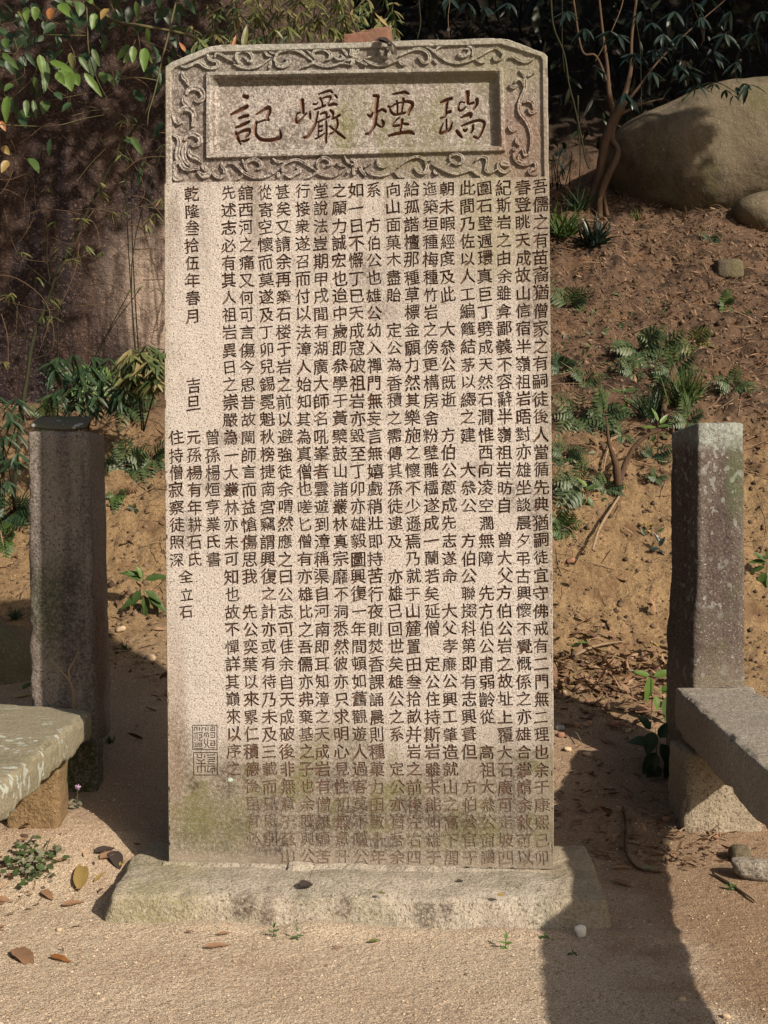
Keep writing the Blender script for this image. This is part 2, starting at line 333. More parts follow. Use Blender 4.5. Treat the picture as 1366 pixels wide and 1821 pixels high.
def stele_mat(name, groove=False):
    m = M(name)
    base = m.mix(m.noise(3.2, 5, .6), (.435, .40, .37), (.525, .485, .45))
    base = m.mix(m.ramp(m.noise(90, 3, .6), .5, .7, 0, .55), base, (.62, .56, .50))
    sp = m.noise(230, 3, .75); sp2 = m.noise(120, 3, .75)
    base = m.mix(m.ramp(sp, .44, .405, 0, .95), base, (.11, .078, .062))
    base = m.mix(m.ramp(sp, .57, .63, 0, .75), base, (.68, .63, .57))
    base = m.mix(m.ramp(m.noise(300, 2, .8), .47, .40, 0, .45), base, (.24, .185, .155)); base = m.mix(m.ramp(sp2, .40, .35, 0, .85), base, (.09, .06, .045))
    pit = m.vor(75); base = m.mix(m.math('MULTIPLY', m.ramp(pit.outputs[0], .17, .08, 0, .85), m.ramp(m.noise(5, 3), .42, .6)), base, (.09, .055, .04))
    S = m.sep()
    fine = m.ramp(m.noise(105, 5, .88), .44, .56); mid = m.noise(26, 5, .7)
    def stain_shade(c, mask, col, amt=1.0, gr=.5):
        k = m.math('MULTIPLY', mask, m.math('ADD', m.math('MULTIPLY', fine, gr), 1 - gr)); k = m.math('MULTIPLY', k, amt)
        return m.mix(k, c, col)
    head = m.ramp(m.math('ADD', S[2], m.math('MULTIPLY', m.math('SUBTRACT', mid, .5), .05)), 1.745, 1.80)
    base = stain_shade(base, head, (.115, .10, .088), .70, .8)
    base = stain_shade(base, m.math('MULTIPLY', m.ramp(m.noise(14, 5, .7), .48, .60), head), (.07, .055, .045), .6, .8)
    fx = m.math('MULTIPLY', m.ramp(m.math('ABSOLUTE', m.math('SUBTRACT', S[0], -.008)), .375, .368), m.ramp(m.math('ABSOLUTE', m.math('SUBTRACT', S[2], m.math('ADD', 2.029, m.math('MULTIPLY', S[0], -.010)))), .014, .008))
    base = stain_shade(base, fx, (.055, .05, .035), .85, .4)  # shade and dirt painted into the top bevel of the title frame
    base = stain_shade(base, m.math('MULTIPLY', m.ramp(m.math('ABSOLUTE', m.math('SUBTRACT', S[0], .360)), .010, .006), m.ramp(m.math('ABSOLUTE', m.math('SUBTRACT', S[2], 1.90)), .105, .095)), (.07, .05, .04), .75, .5)  # right bevel darkened likewise, shade and dirt in the colour
    # grey green film on the upper edge and the top border
    base = stain_shade(base, m.ramp(S[2], 2.0, 2.08), (.30, .33, .27), .40, .3)
    base = stain_shade(base, m.math('MULTIPLY', m.ramp(S[1], .001, .006, 0, 1), m.ramp(S[1], .012, .009)), (.09, .065, .055), .75, .6)        # recessed ground of the border
    # black drips below the frieze
    dr = m.noise(16, 4, .6, m.map((1, 1, .16)))
    base = stain_shade(base, m.math('MULTIPLY', m.ramp(dr, .47, .62), m.math('MULTIPLY', m.ramp(S[2], 1.38, 1.74), m.ramp(S[2], 1.86, 1.76))), (.15, .115, .09), .8, .6)
    base = stain_shade(base, m.blob(.36, 1.66, .12, .20, .4, 7), (.24, .22, .11), .75, .6)
    base = stain_shade(base, m.blob(.47, 1.62, .06, .30, .4, 9), (.17, .125, .09), .8, .7)
    # dark red lichen at the right end of the header
    base = stain_shade(base, m.blob(.425, 1.86, .075, .13, .5, 12), (.15, .06, .04), .85, .7)
    # green algae on the title panel and right shoulder
    base = stain_shade(base, m.math('MULTIPLY', m.ramp(m.noise(10, 4, .6, m.map((1, 1, .35))), .44, .56), m.blob(.20, 1.90, .26, .17, .25, 8)), (.125, .13, .045), .85, .6)
    base = stain_shade(base, m.blob(-.03, 1.91, .03, .09, .4, 14), (.14, .14, .05), .8, .6)
    base = stain_shade(base, m.blob(.40, 2.05, .12, .07, .4, 10), (.19, .19, .10), .6, .5)
    # grime, algae and wet brown at the foot
    lowv = m.math('ADD', S[2], m.math('MULTIPLY', m.math('SUBTRACT', m.noise(4.2, 5, .6), .5), .34))
    base = stain_shade(base, m.ramp(lowv, .40, .20), (.15, .12, .08), .92, .45)
    gr = m.ramp(m.noise(6.5, 5, .65), .46, .60)
    base = stain_shade(base, m.math('MULTIPLY', gr, m.math('MULTIPLY', m.ramp(lowv, .36, .24), m.ramp(S[2], .02, .10))), (.14, .13, .05), .92, .45)
    base = stain_shade(base, m.math('MULTIPLY', m.ramp(m.noise(5.5, 5, .7, m.map(loc=(3, 3, 3))), .50, .62), m.ramp(lowv, .34, .20)), (.06, .045, .035), .9, .7)
    for (cx, cz, rx, rz, am) in ((.0, .13, .09, .05, .9), (-.10, .10, .06, .04, .8), (.14, .155, .05, .05, .8), (.27, .11, .07, .05, .7), (.40, .16, .05, .09, .8), (-.22, .16, .05, .03, .6), (.05, .06, .10, .03, .7), (.20, .24, .04, .03, .6), (-.46, .30, .03, .12, .8)):
        base = stain_shade(base, m.blob(cx, cz, rx, rz, .45, 14, soft=.9), (.055, .04, .03), am, .75)
    base = stain_shade(base, m.blob(-.36, .09, .13, .11, .35, 7), (.125, .12, .06), .7, .7)
    base = stain_shade(base, m.ramp(S[2], .035, .01), (.30, .25, .19), .6, .5)
    # brownish film down both edges
    base = stain_shade(base, m.ramp(m.math('ADD', S[0], m.math('MULTIPLY', mid, .05)), -.45, -.485), (.27, .23, .15), .75, .5)
    base = stain_shade(base, m.ramp(m.math('ADD', S[0], m.math('MULTIPLY', mid, .07)), .485, .525), (.20, .17, .125), .75, .55)
    base = stain_shade(base, m.math('MULTIPLY', m.blob(-.47, .38, .035, .28, .3, 9), 1.0), (.22, .15, .10), .6, .6)
    base = stain_shade(base, m.math('MULTIPLY', m.ramp(S[2], 1.15, 1.7), m.ramp(m.math('ADD', S[0], m.math('MULTIPLY', mid, .3)), .0, .35)), (.22, .19, .15), .45, .7)
    base = stain_shade(base, m.ramp(m.noise(5, 6, .7, m.map(loc=(9, 2, 5))), .55, .70), (.20, .155, .12), .5, .85)
    rd = m.ramp(m.noise(9, 5, .65, m.map((1, 1, .07), (3, 1, 8))), .54, .66); base = stain_shade(base, rd, (.22, .185, .15), .45, .75)
    # scattered dark lichen
    for (cx, cz, rx, rz) in ((.32, 1.02, .03, .03), (.40, .95, .025, .05), (.46, .90, .03, .10), (.45, 1.42, .03, .09), (.03, 1.52, .05, .06), (.07, 1.43, .05, .04), (-.38, .98, .05, .02), (-.44, .86, .03, .05), (-.33, 1.10, .04, .03), (-.26, .13, .03, .03)):
        base = stain_shade(base, m.blob(cx, cz, rx, rz, .5, 18, soft=.9), (.10, .075, .065), .75, .85)
    base = stain_shade(base, m.blob(-.325, .215, .007, .006, .2, 60, soft=.3), (.45, .58, .50), 1, .2)
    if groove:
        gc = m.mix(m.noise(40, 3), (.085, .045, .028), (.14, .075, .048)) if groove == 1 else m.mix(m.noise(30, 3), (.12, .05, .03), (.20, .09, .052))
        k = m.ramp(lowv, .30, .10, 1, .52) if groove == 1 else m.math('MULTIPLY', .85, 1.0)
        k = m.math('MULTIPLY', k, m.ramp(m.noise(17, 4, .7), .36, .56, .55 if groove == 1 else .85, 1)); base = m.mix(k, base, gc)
    nb = m.bump(sp, .0016, .8); nb = m.bump(sp2, .0025, .7, nb); nb = m.bump(m.noise(38, 4, .7), .004, .6, nb); nb = m.bump(m.noise(4, 3), .02, .35, nb)
    return m.fin(base, nb, .92)
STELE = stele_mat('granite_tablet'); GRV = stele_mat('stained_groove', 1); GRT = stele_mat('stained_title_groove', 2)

# body: side walls and back, behind the carved front
mb = MB(); n = len(OUT); TH = .165
prof = [(0.0, .0035), (.003, .0008), (.008, 0.0), (.05, 0.0), (TH - .01, 0.0), (TH, .008)]
cen = np.array([0, 1.0]); rings = []
dense = []
for a in range(n):
    b = (a + 1) % n; seg = max(1, int(np.linalg.norm(OUT[b] - OUT[a]) / .012))
    for q in range(seg): dense.append(OUT[a] + (OUT[b] - OUT[a]) * q / seg)
dense = np.array(dense); dn = len(dense)
for (yy, ins) in prof:
    d = nrm(cen * [1, 1] - dense) ; P = dense + np.sign(cen - dense) * ins
    off = fbm(np.column_stack([dense * 40, np.full(dn, yy * 30)]), 3, 4) * (.0012 if yy < .004 else .004)
    P = P - nrm(dense - cen) * (.0016 + off[:, None]) * (yy > .0)
    rings.append(np.column_stack([P[:, 0], np.full(dn, yy), P[:, 1]]))
V = np.concatenate(rings); q = []
for r_ in range(len(prof) - 1):
    for a in range(dn):
        b = (a + 1) % dn; q.append([r_ * dn + a, (r_ + 1) * dn + a, (r_ + 1) * dn + b, r_ * dn + b])
mb.add(V, np.array(q))
bk = mb.n; mb.add([[0, TH, 1.0]], np.zeros((0, 3), int)); mb.f.setdefault(3, []).append(np.array([[bk, (len(prof) - 1) * dn + (a + 1) % dn, (len(prof) - 1) * dn + a] for a in range(dn)]))
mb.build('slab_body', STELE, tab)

# --- carved header as a height field
ST = .00128
vb = float(loc(640, 321.0)[1]); VT = 2.14
uu = np.arange(uL - .002, uR + .002, ST); vv = np.arange(vb, VT, ST); NU, NV = len(uu), len(vv)
UU, VV = np.meshgrid(uu, vv, indexing='ij')
def poly_sd(poly, U, V):
    """signed distance, positive inside"""
    ins = np.zeros(U.shape, bool); dist = np.full(U.shape, 1e9); n = len(poly)
    for a in range(n):
        x1, y1 = poly[a]; x2, y2 = poly[(a + 1) % n]
        c_ = ((y1 > V) != (y2 > V)); 
        with np.errstate(divide='ignore', invalid='ignore'):
            xi = (x2 - x1) * (V - y1) / (y2 - y1 + 1e-12) + x1
        ins ^= c_ & (U < xi)
        ex, ey = x2 - x1, y2 - y1; t = np.clip(((U - x1) * ex + (V - y1) * ey) / (ex * ex + ey * ey + 1e-12), 0, 1)
        dist = np.minimum(dist, np.hypot(U - x1 - t * ex, V - y1 - t * ey))
    return np.where(ins, dist, -dist)
wob = fbm(np.stack([UU * 30, VV * 30, 0 * UU], -1), 3, 2)
sdO = poly_sd(OUT, UU + .0008 * wob, VV)
inner = L2([(305, 340), (303, 128), (309, 120), (375, 92), (640, 84.5), (890, 77.5), (962, 100), (965, 106), (968, 300), (969, 340)])
sdI = poly_sd(inner, UU + .0007 * wob, VV + .0007 * wob)
fro = poly_sd(L2([(366, 127.5), (894, 119.5), (899, 268.5), (366, 281.5)]), UU, VV)
frm = poly_sd(L2([(373.5, 134), (888, 126), (892, 262), (373.5, 274)]), UU, VV)
pan = poly_sd(L2([(389, 150), (877, 140), (879, 253), (388.5, 264)]), UU, VV)
H = np.zeros_like(UU)
H -= .0075 * sstep(0, .0022, sdI)                       # sunk field inside the rim
vbl = loc(0, 326)[1]; edgev = np.interp(UU, [uL, uR], [loc(300, 325)[1], loc(980, 315)[1]])
H = np.where(VV < edgev, H * 0, H)
H = H * sstep(0, .0018, np.where(VV > edgev, VV - edgev, 0))
H = np.where(fro > -.001, np.maximum(H, -.0075 + .0095 * sstep(-.001, .0012, fro)), H)
bev = np.clip(frm / np.maximum(frm - pan, 1e-5), 0, 1)
H = np.where(frm > 0, .002 - .003 * sstep(0, .0015, frm) - .021 * sstep(0.05, 1.0, bev) ** .85, H)
H = np.where(pan > 0, -.022 + 0 * H, H)
# relief scrolls
def stamp(field, pts, rad, h0):
    C = catmull(np.column_stack([pts, rad]), 14)
    for (a, b, r_) in C:
        r_ = max(r_, .0012); i0 = max(0, int((a - r_ - uu[0]) / ST)); i1 = min(NU, int((a + r_ - uu[0]) / ST) + 2)
        j0 = max(0, int((b - r_ - vv[0]) / ST)); j1 = min(NV, int((b + r_ - vv[0]) / ST) + 2)
        if i1 <= i0 or j1 <= j0: continue
        d = np.hypot(UU[i0:i1, j0:j1] - a, VV[i0:i1, j0:j1] - b) / r_
        field[i0:i1, j0:j1] = np.minimum(field[i0:i1, j0:j1], d)
def strokes(field, ox, oy, s, L, h0, dr=None):
    for st in L:
        r_ = None
        if len(st[0]) == 2 and isinstance(st[-1], (int, float)): r_ = st[-1]; st = st[:-1]
        p = np.array([[q[0], q[1]] for q in st], float)
        rr = np.array([q[2] / s if len(q) > 2 else r_ for q in st], float)
        if len(p) == 1: p = np.vstack([p, p + .5]); rr = np.repeat(rr, 2)
        P = L2(np.column_stack([ox + p[:, 0] / s, oy + p[:, 1] / s]))
        if dr is None and len(p) > 2:      # vines taper at both ends
            t = np.linspace(0, 1, len(p)); rr = rr * (.42 + .78 * np.sin(np.pi * np.clip(t * .92 + .06, 0, 1)))
        stamp(field, P, rr / 690.0 * (.95 if dr is None else 1), h0)
rel = np.full_like(UU, 9.0)
strokes(rel, 285, 60, 6.504, [
 [(240,375),(290,385),(350,365),(410,330),(460,335),(510,375),(580,395),(640,385),(665,350),(650,320),(600,310),(560,290),(545,250),(545,215),3.2],
 [(250,440),(260,500),(300,540),(320,600),3.4],[(340,600),(390,580),(430,530),2.8],
 [(300,690),(320,650),(380,625),(450,640),(490,690),(490,740),(440,780),(400,770),5.2],[(270,720),(270,790),(310,830),(360,880),4],
 [(370,1060),(385,990),(380,920),(330,870),(260,870),(210,920),(170,970),(200,1030),(250,1020),5.2],[(160,950),(180,1000),6.5],
 [(150,1170),(200,1200),(215,1260),(200,1340),(195,1420),(230,1480),(260,1540),(320,1570),(380,1560),(440,1560),5],
 [(280,1220),(310,1180),(370,1160),(440,1190),(460,1240),(430,1280),(380,1290),(350,1270),4.4],
 [(290,1260),(270,1330),(270,1420),(300,1480),(350,1530),4.6],[(330,1340),(340,1390),(380,1420),(430,1440),(470,1480),5],
 [(240,1490),(180,1490),(140,1540),(140,1610),(170,1670),(220,1680),(260,1650),5],
 [(440,1600),(490,1640),(540,1630),(580,1580),(620,1560),5.4],[(520,1580),(500,1530),(540,1500),4.5],
 [(590,1580),(630,1640),(690,1660),(740,1620),(740,1570),(710,1530),(710,1480),3.5]], .0072)
strokes(rel, 360, 70, 4.879, [
 [(105,150),(120,120),(160,130),(220,165),(280,200),2.3],[(270,215),(330,238),(400,248),(470,235),(530,205),(590,160),2.6],
 [(310,200),(290,160),(300,120),(340,95),(400,105),(430,150),(420,190),(390,190),3],[(350,150),(380,170),(410,190),2],
 [(530,90),(560,130),(600,145),2.5],[(560,80),(600,115),(640,125),2],[(620,180),(650,120),(710,90),(790,85),(860,110),(920,155),(960,190),3],
 [(650,200),(680,225),(720,215),(750,190),(720,165),4],[(630,180),(650,225),(700,235),(745,225),3],[(580,235),(590,200),3],
 [(860,240),(910,225),(960,205),(1020,220),(1080,232),(1150,220),(1200,205),(1270,215),2.5],
 [(970,160),(960,110),(1010,85),(1070,90),(1110,130),(1100,165),(1070,175),3.2],[(900,90),(940,125),(970,160),2],[(1140,150),(1180,170),(1225,160),(1200,130),2.6],
 [(1215,80),(1250,130),2.8],[(1290,85),(1285,130),2.8],[(1340,95),(1310,140),2.8],[(1260,180),(1300,170),3],[(1290,215),(1310,190),3],[(1350,170),(1320,165),3]], .0072)
strokes(rel, 620, 60, 4.879, [
 [(40,130),(45,165),3],[(80,130),(70,165),3],[(30,230),(45,205),3],[(60,215),(100,240),3.2],[(110,245),(150,265),2.8],[(20,180),(60,190),3.5],
 [(130,220),(180,250),(250,270),(320,265),(380,245),(430,230),2.8],[(150,210),(210,190),2],[(260,150),(280,195),(330,200),(350,160),(330,120),2.8],
 [(440,190),(500,160),(560,135),(620,130),(670,150),(700,190),(690,240),(650,250),(620,220),(600,200),3],
 [(540,110),(620,95),(690,120),(740,155),(800,200),(860,235),(940,250),(1010,240),(1080,215),(1150,180),(1210,145),(1270,120),(1310,140),(1340,180),(1320,220),(1270,230),(1250,200),2.6],
 [(740,155),(790,110),(850,100),2],[(960,160),(960,190),(1000,195),(1040,170),(1040,130),(1000,130),2.5],[(1030,100),(1080,130),(1070,190),2.6],
 [(1090,215),(1140,240),(1180,245),2.6],[(430,230),(460,260),(490,265),2.5],[(745,225),(760,245),3]], .0072)
strokes(rel, 360, 265, 4.879, [
 [(220,125),(270,130),(320,165),(360,205),(430,240),(500,245),(570,230),(630,195),(680,160),2.7],[(275,275),(320,250),(350,225),2],
 [(385,180),(370,140),(400,100),(460,90),(500,120),(500,160),(470,170),3.8],[(345,90),(360,130),(375,150),2],[(610,80),(650,110),(700,110),2.5],
 [(690,190),(700,140),(750,105),(810,90),(870,110),(930,150),(980,185),2.8],[(720,220),(760,235),(800,210),(840,190),(820,160),4],[(655,235),(655,210),3],
 [(890,255),(940,235),(990,205),(1050,225),(1120,235),(1190,210),(1240,175),2.6],[(1000,160),(1000,110),(1050,75),(1100,95),(1110,130),(1080,140),3.6],
 [(1165,120),(1200,140),(1240,150),2.6],[(1230,60),(1260,110),(1290,130),2.2],[(1260,200),(1275,180),3.2],[(1310,215),(1310,180),3],[(1300,95),(1330,120),(1290,140),2.2],[(1320,150),(1330,175),2.6]], .0072)
strokes(rel, 620, 255, 4.879, [
 [(30,140),(60,150),2.6],[(20,175),(65,190),(55,220),2.4],[(40,220),(45,260),3],[(100,225),(140,270),3],[(90,205),(110,215),2.6],
 [(150,240),(200,265),(270,275),(330,265),(390,245),3],[(400,250),(440,285),(480,290),2.5],[(250,130),(255,180),(290,200),(330,190),(340,160),3],
 [(430,205),(480,160),(540,125),(610,115),(670,145),(710,145),2.6],[(660,150),(680,200),(660,250),(610,250),(570,210),3.4],
 [(720,180),(790,215),(860,245),(930,262),(1000,245),(1060,230),(1110,265),(1140,285),2.6],[(740,225),(750,255),(780,262),2.4],
 [(880,150),(880,110),(930,90),(980,110),(985,160),(940,180),(900,165),3],[(1100,150),(1150,115),(1200,130),(1200,180),(1190,230),(1230,250),(1290,225),3],[(140,200),(190,170),2.2]], .0072)
strokes(rel, 880, 60, 6.504, [
 [(170,270),(220,265),(280,300),(350,320),(420,300),(450,280),3],
 [(290,420),(330,470),(350,520),(350,620),(320,700),(290,780),(280,860),(300,930),(350,990),(390,1060),(420,1160),(420,1270),(400,1370),(380,1400),3.4],
 [(170,590),(210,620),(260,600),3],[(230,560),(270,520),(320,540),(330,600),3],[(320,470),(390,480),(460,450),2],
 [(330,790),(390,770),(440,800),(440,860),3],[(380,860),(420,910),(480,900),3],[(190,1040),(170,1080),(200,1120),(250,1110),3],
 [(270,1180),(250,1240),(280,1290),3],[(220,1325),(222,1335),3.6],
 [(210,1390),(230,1450),(290,1500),(370,1510),(440,1475),(475,1500),(470,1550),(400,1580),(420,1620),(470,1630),(510,1600),3.2],
 [(280,1400),(290,1460),(350,1480),3.6],[(330,1340),(350,1400),4],[(30,1490),(50,1560),(110,1600),(180,1570),3.5],[(90,1500),(140,1510),6]], .0072)
rel = .0082 * np.clip(np.clip(1.55 * np.sqrt(np.clip(1 - rel ** 2, 0, 1)), 0, 1) - .30 * np.exp(-(rel / .25) ** 2), 0, 1)
fieldm = (sdI > .002) & (fro < -.001) & (VV > edgev + .001)
relm = fieldm & (rel > .0009)
rel = rel * (1 - .55 * np.clip(fbm(np.stack([UU * 45, VV * 45, 0 * UU + 9], -1), 3, 44), 0, 1))
H = np.where(fieldm, H + .0006 * fbm(np.stack([UU * 300, VV * 300, 0 * UU], -1), 2, 18) + rel * (1 + .18 * fbm(np.stack([UU * 120, VV * 120, 0 * UU], -1), 2, 8)), H)
# title characters: brush strokes cut with round bottoms
TITLE = [
 (400,150,[[(370,200,40),(450,215,50)],[(90,610,25),(280,520,45),(450,430,45)],[(265,690,25),(380,650,40),(470,630,35)],[(200,900,25),(350,840,40),(490,770,35)],
  [(200,1010,30),(230,1110,45),(310,1270,20)],[(230,1040,25),(370,970,35),(490,950,45),(500,1020,35),(420,1120,30)],[(340,1200,30),(420,1190,30),(490,1160,25)],
  [(650,610,20),(780,530,35),(930,450,45),(945,560,45),(900,680,35),(930,730,30)],[(700,780,20),(800,745,20),(900,720,25)],
  [(660,780,35),(640,900,35),(650,1050,40),(740,1150,40),(900,1180,40),(1080,1160,45),(1190,1100,45),(1190,1000,25),(1180,940,10)]]),
 (515,145,[[(250,350,45),(255,450,45),(265,560,35),(270,630,30)],[(200,620,15),(130,660,20),(105,750,22),(130,850,35),(220,780,25),(340,640,20)],[(420,600,15),(420,680,35),(430,750,30)],
  [(610,220,12),(720,180,25),(850,140,30),(920,180,25)],[(980,240,25),(1020,290,25)],[(650,310,30),(690,400,22),(700,480,25)],[(690,310,15),(800,275,22),(880,280,28),(850,370,15),(820,440,12)],
  [(500,440,25),(560,440,22),(590,400,12)],[(530,560,25),(640,520,20),(760,470,25)],[(840,470,25),(940,435,35),(1010,450,30)],
  [(600,620,25),(570,750,30),(530,900,32),(450,1040,35),(370,1150,38),(290,1190,35)],[(650,660,18),(760,620,28),(790,680,30),(780,760,15)],[(800,740,25),(850,720,22)],
  [(590,840,18),(680,800,20),(740,775,12)],[(770,750,20),(785,900,25),(785,1050,28),(775,1200,32),(780,1300,22)],[(620,860,15),(610,1000,22),(600,1150,20)],
  [(640,940,20),(700,920,20)],[(630,1040,20),(690,1020,20)],[(540,1210,20),(640,1160,20),(740,1090,15)],[(880,580,30),(930,630,40),(930,700,20),(920,760,12)],
  [(910,770,20),(1000,730,25),(1080,680,30)],[(1020,770,20),(1035,880,30),(1000,980,30),(930,1070,25),(860,1100,18)],[(860,930,20),(960,1010,25),(1060,1090,32),(1190,1190,28)]]),
 (640,145,[[(290,250,35),(380,260,35),(370,330,42),(350,480,45),(345,640,40),(330,800,40),(310,900,38),(240,1020,30),(180,1090,28),(110,1100,22)],[(150,670,20),(210,710,35),(270,630,15)],
  [(380,610,25),(460,560,30),(540,590,35),(560,630,15)],[(470,790,20),(500,860,40),(470,940,25),(400,920,22),(350,880,20)],[(710,215,20),(850,190,28),(980,170,35),(1060,210,25)],
  [(610,490,28),(680,490,20),(780,430,22),(900,400,20),(1050,380,35),(1140,420,45),(1130,500,45),(1070,590,35),(1060,670,28)],[(640,530,20),(680,620,30),(760,670,28),(880,650,28),(980,630,25)],
  [(800,370,28),(810,480,22),(815,640,18)],[(945,320,35),(930,450,28),(910,600,20)],[(860,740,15),(770,810,22),(710,910,25),(780,920,28),(860,910,22)],
  [(920,790,35),(900,900,30),(870,1060,25)],[(940,870,25),(1000,880,30),(1060,890,22)],[(620,1140,28),(780,1100,35),(950,1070,38),(1100,1060,45),(1180,1100,25)]]),
 (770,145,[[(160,400,20),(270,350,35),(400,310,35)],[(310,400,30),(290,500,32),(280,640,25),(240,720,25),(150,750,15)],[(300,630,30),(380,600,35)],
  [(290,780,22),(290,900,22),(290,1000,20)],[(210,880,15),(160,980,25),(150,1080,35),(250,1060,35),(360,990,40),(420,850,15)],
  [(755,180,55),(760,300,42),(765,420,35)],[(700,400,15),(600,400,18),(560,480,20),(570,570,30),(640,570,25),(720,500,18)],[(800,430,28),(900,400,22)],[(965,340,45),(960,430,40),(890,550,25)],
  [(610,740,20),(720,690,35),(820,660,50),(820,720,30)],[(620,920,18),(760,870,28),(900,820,30),(1040,800,32),(1130,850,35),(1110,960,32),(1060,1080,30),(990,1190,28),(900,1160,28)],
  [(520,1040,40),(570,1110,40),(630,1170,28)],[(670,1010,25),(710,1030,30),(750,990,15)],[(880,920,32),(870,1000,35),(830,1070,25)]])]
tch = []
for (ox, oy, L) in TITLE:
    f_ = np.full_like(UU, 9.0)
    strokes(f_, ox, oy, 12.418, L, 1.0, dr=1)
    f_ = np.clip(1.02 - f_, 0, 1); tch.append(f_); H = np.where(pan > 0, H - .0125 * f_ ** .62, H)
# worn edges, chips
H -= .004 * sstep(.004, 0, sdO) * (1 + .8 * wob)
H -= .0022 * np.clip(fbm(np.stack([UU * 55, VV * 55, 0 * UU + 3], -1), 3, 31) - .25, 0, 1) * 2
H += .0004 * fbm(np.stack([UU * 260, VV * 260, 0 * UU + 3], -1), 2, 35)
H = np.where(VV < edgev - .001, np.minimum(H, 0) * sstep(vb, vb + .006, VV), H)
ok = sdO > -.0002
HV = np.stack([UU, -H, VV], -1).reshape(-1, 3)
q = np.stack(np.meshgrid(np.arange(NU - 1), np.arange(NV - 1), indexing='ij'), -1).reshape(-1, 2)
qi = np.stack([q[:, 0] * NV + q[:, 1], (q[:, 0] + 1) * NV + q[:, 1], (q[:, 0] + 1) * NV + q[:, 1] + 1, q[:, 0] * NV + q[:, 1] + 1], -1)
okq = ok.ravel()[qi].all(1)
def submesh(name, mask, mat):
    sel = qi[okq & mask]
    if len(sel) == 0: return
    us, inv = np.unique(sel, return_inverse=True); b_ = MB(); b_.add(HV[us], inv.reshape(-1, 4)); return b_.build(name, mat, tab)
def qm(A): return A.ravel()[qi].sum(1) >= 2
mr = qm(relm); mp = qm(pan > 0); mc = [qm((f_ > .02) & (pan > 0)) for f_ in tch]; anyc = mc[0] | mc[1] | mc[2] | mc[3]
mf = qm(fro > 0) & ~mp; 
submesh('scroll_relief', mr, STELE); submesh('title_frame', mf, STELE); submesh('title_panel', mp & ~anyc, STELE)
for nm, f_ in zip(('記', '巖', '煙', '瑞'), mc):
    o = submesh('title_character', f_ & mp, GRT); o['label'] = 'deep brown cut title character ' + nm
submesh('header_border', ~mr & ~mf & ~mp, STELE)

# --- the inscription: each character is cut out of the face as real holes with walls and a floor
T = {1: "吾儒之有苗裔猶僧家之有嗣徒後人當循先典猶嗣徒宜守佛戒有二門無二理也余于康熙己卯",
 2: "春登眺天成故山信宿半嶺祖岩晤對亦雄坐談晨夕弔古興懷不覺慨係之亦雄合掌請余敘可以",
 3: "紀斯岩之由余雖弇鄙義不容辭半嶺祖岩昉自　曾大父方伯公岩之故址上覆大石廣可走坡四",
 4: "圍石壁週環真巨丁劈成天然石澗惟西向凌空濶無障　先方伯公甫弱齡從　高祖大叅公窗讀書",
 5: "此間乃佐以人工編籬結茅以綴之建　大叅公　方伯公聯掇科第即有志興葺但　方伯公官于",
 6: "朝未暇經度及此　大叅公既逝　方伯公蔥成先志遂命　大父孝廉公興工肇造就山之高下閣",
 7: "迤築垣種梅種竹岩之傍更構房舍粉壁雕櫺遂成一蘭若矣延僧　定公住持斯岩雖未能如雄于",
 8: "給孤諧檀那種草標金願力然其樂施之懷不少遜焉乃就于山麓置田叁拾畝并岩之前後左右四",
 9: "向山面菓木盡貽　定公為香積之需傳其孫徒逮及　亦雄已回世矣雄公之系　定公亦猶吾余之",
 10: "系　方伯公也雄公幼入禪門無妄言無嬉戲稍壯即持苦行夜則焚香課誦晨則種菓力田數十年",
 11: "如一日不懈丁巳天成寇破祖岩亦毀至丁卯亦雄毅圖興復一年間頓如舊觀遊人過客莫不嘆公",
 12: "之願力誠宏也迨中歲即叅學于黃檗鼓山諸叢林真宗靡不洞悉然彼亦只求明心見性初無意升",
 13: "堂說法豈期甲戌間有湖廣大師名吼峯者雲遊到漳稱渠自河南即耳知漳之天成岩有僧雄願苦",
 14: "行接衆遂召而付以法漳人始知其為真僧也嗟匕僧有亦雄比之吾儒亦弗棄基之子也余既與公",
 15: "甚矣又請余再築石楼于岩之前以避強徒余喟然應之曰公志可佳余自天成破後非無意于茲山",
 16: "從寄空懷而莫遂及丁卯兒錫冕魁秋榜捷南宮竊謂興復之計亦或有待乃未及三載而兄恩別",
 17: "舘西河之痛又何可言傷今思昔故闌師言而益愴傷思我　先公奕葉以來累仁積德後昆有必",
 18: "先述志必有其人祖岩異日之崇嚴為一大叢林亦未可知也故不憚詳其巔來以序之",
 19: "　　　　　　　　　　　　　　曾孫楊烜亨業氏書", 20: "乾隆叁拾伍年春月　　　吉旦　元孫楊有年耕石氏", 21: "　　　　　　　　　　　　　　住持僧寂察徒照深"}
XT = [961, 930, 896, 862, 831, 795, 765, 732, 699, 664, 633, 603, 570, 538, 503, 472, 437, 406, 374, 341, 309]
XB = [963, 932, 899, 867, 835, 802, 770, 737, 706, 671, 641, 608, 574, 546, 512, 481, 449, 417, 384, 351, 319]
ROWS = 39
def cellc(c, r_):     # photo position of grid node; c, r may be half-integers, c in 1..21
    cc = np.arange(1, 22); xt = np.interp(c, cc, XT); xb = np.interp(c, cc, XB)
    if c < 1: xt += (1 - c) * 32; xb += (1 - c) * 32
    if c > 21: xt -= (c - 21) * 32; xb -= (c - 21) * 32
    w = (c - 1) / 17.0; y = (332 + (343 - 332) * w) + r_ * (31.42 + (31.04 - 31.42) * w)
    t = r_ / 38.0; return xt + (xb - xt) * t, y
chars = sorted(set(''.join(T.values())) | set('全立石')); chars = [c_ for c_ in chars if c_ != '　']
cu = bpy.data.curves.new('glyphs', 'FONT'); cu.body = '\n'.join(chars); cu.fill_mode = 'NONE'; cu.resolution_u = 2; cu.offset = 0
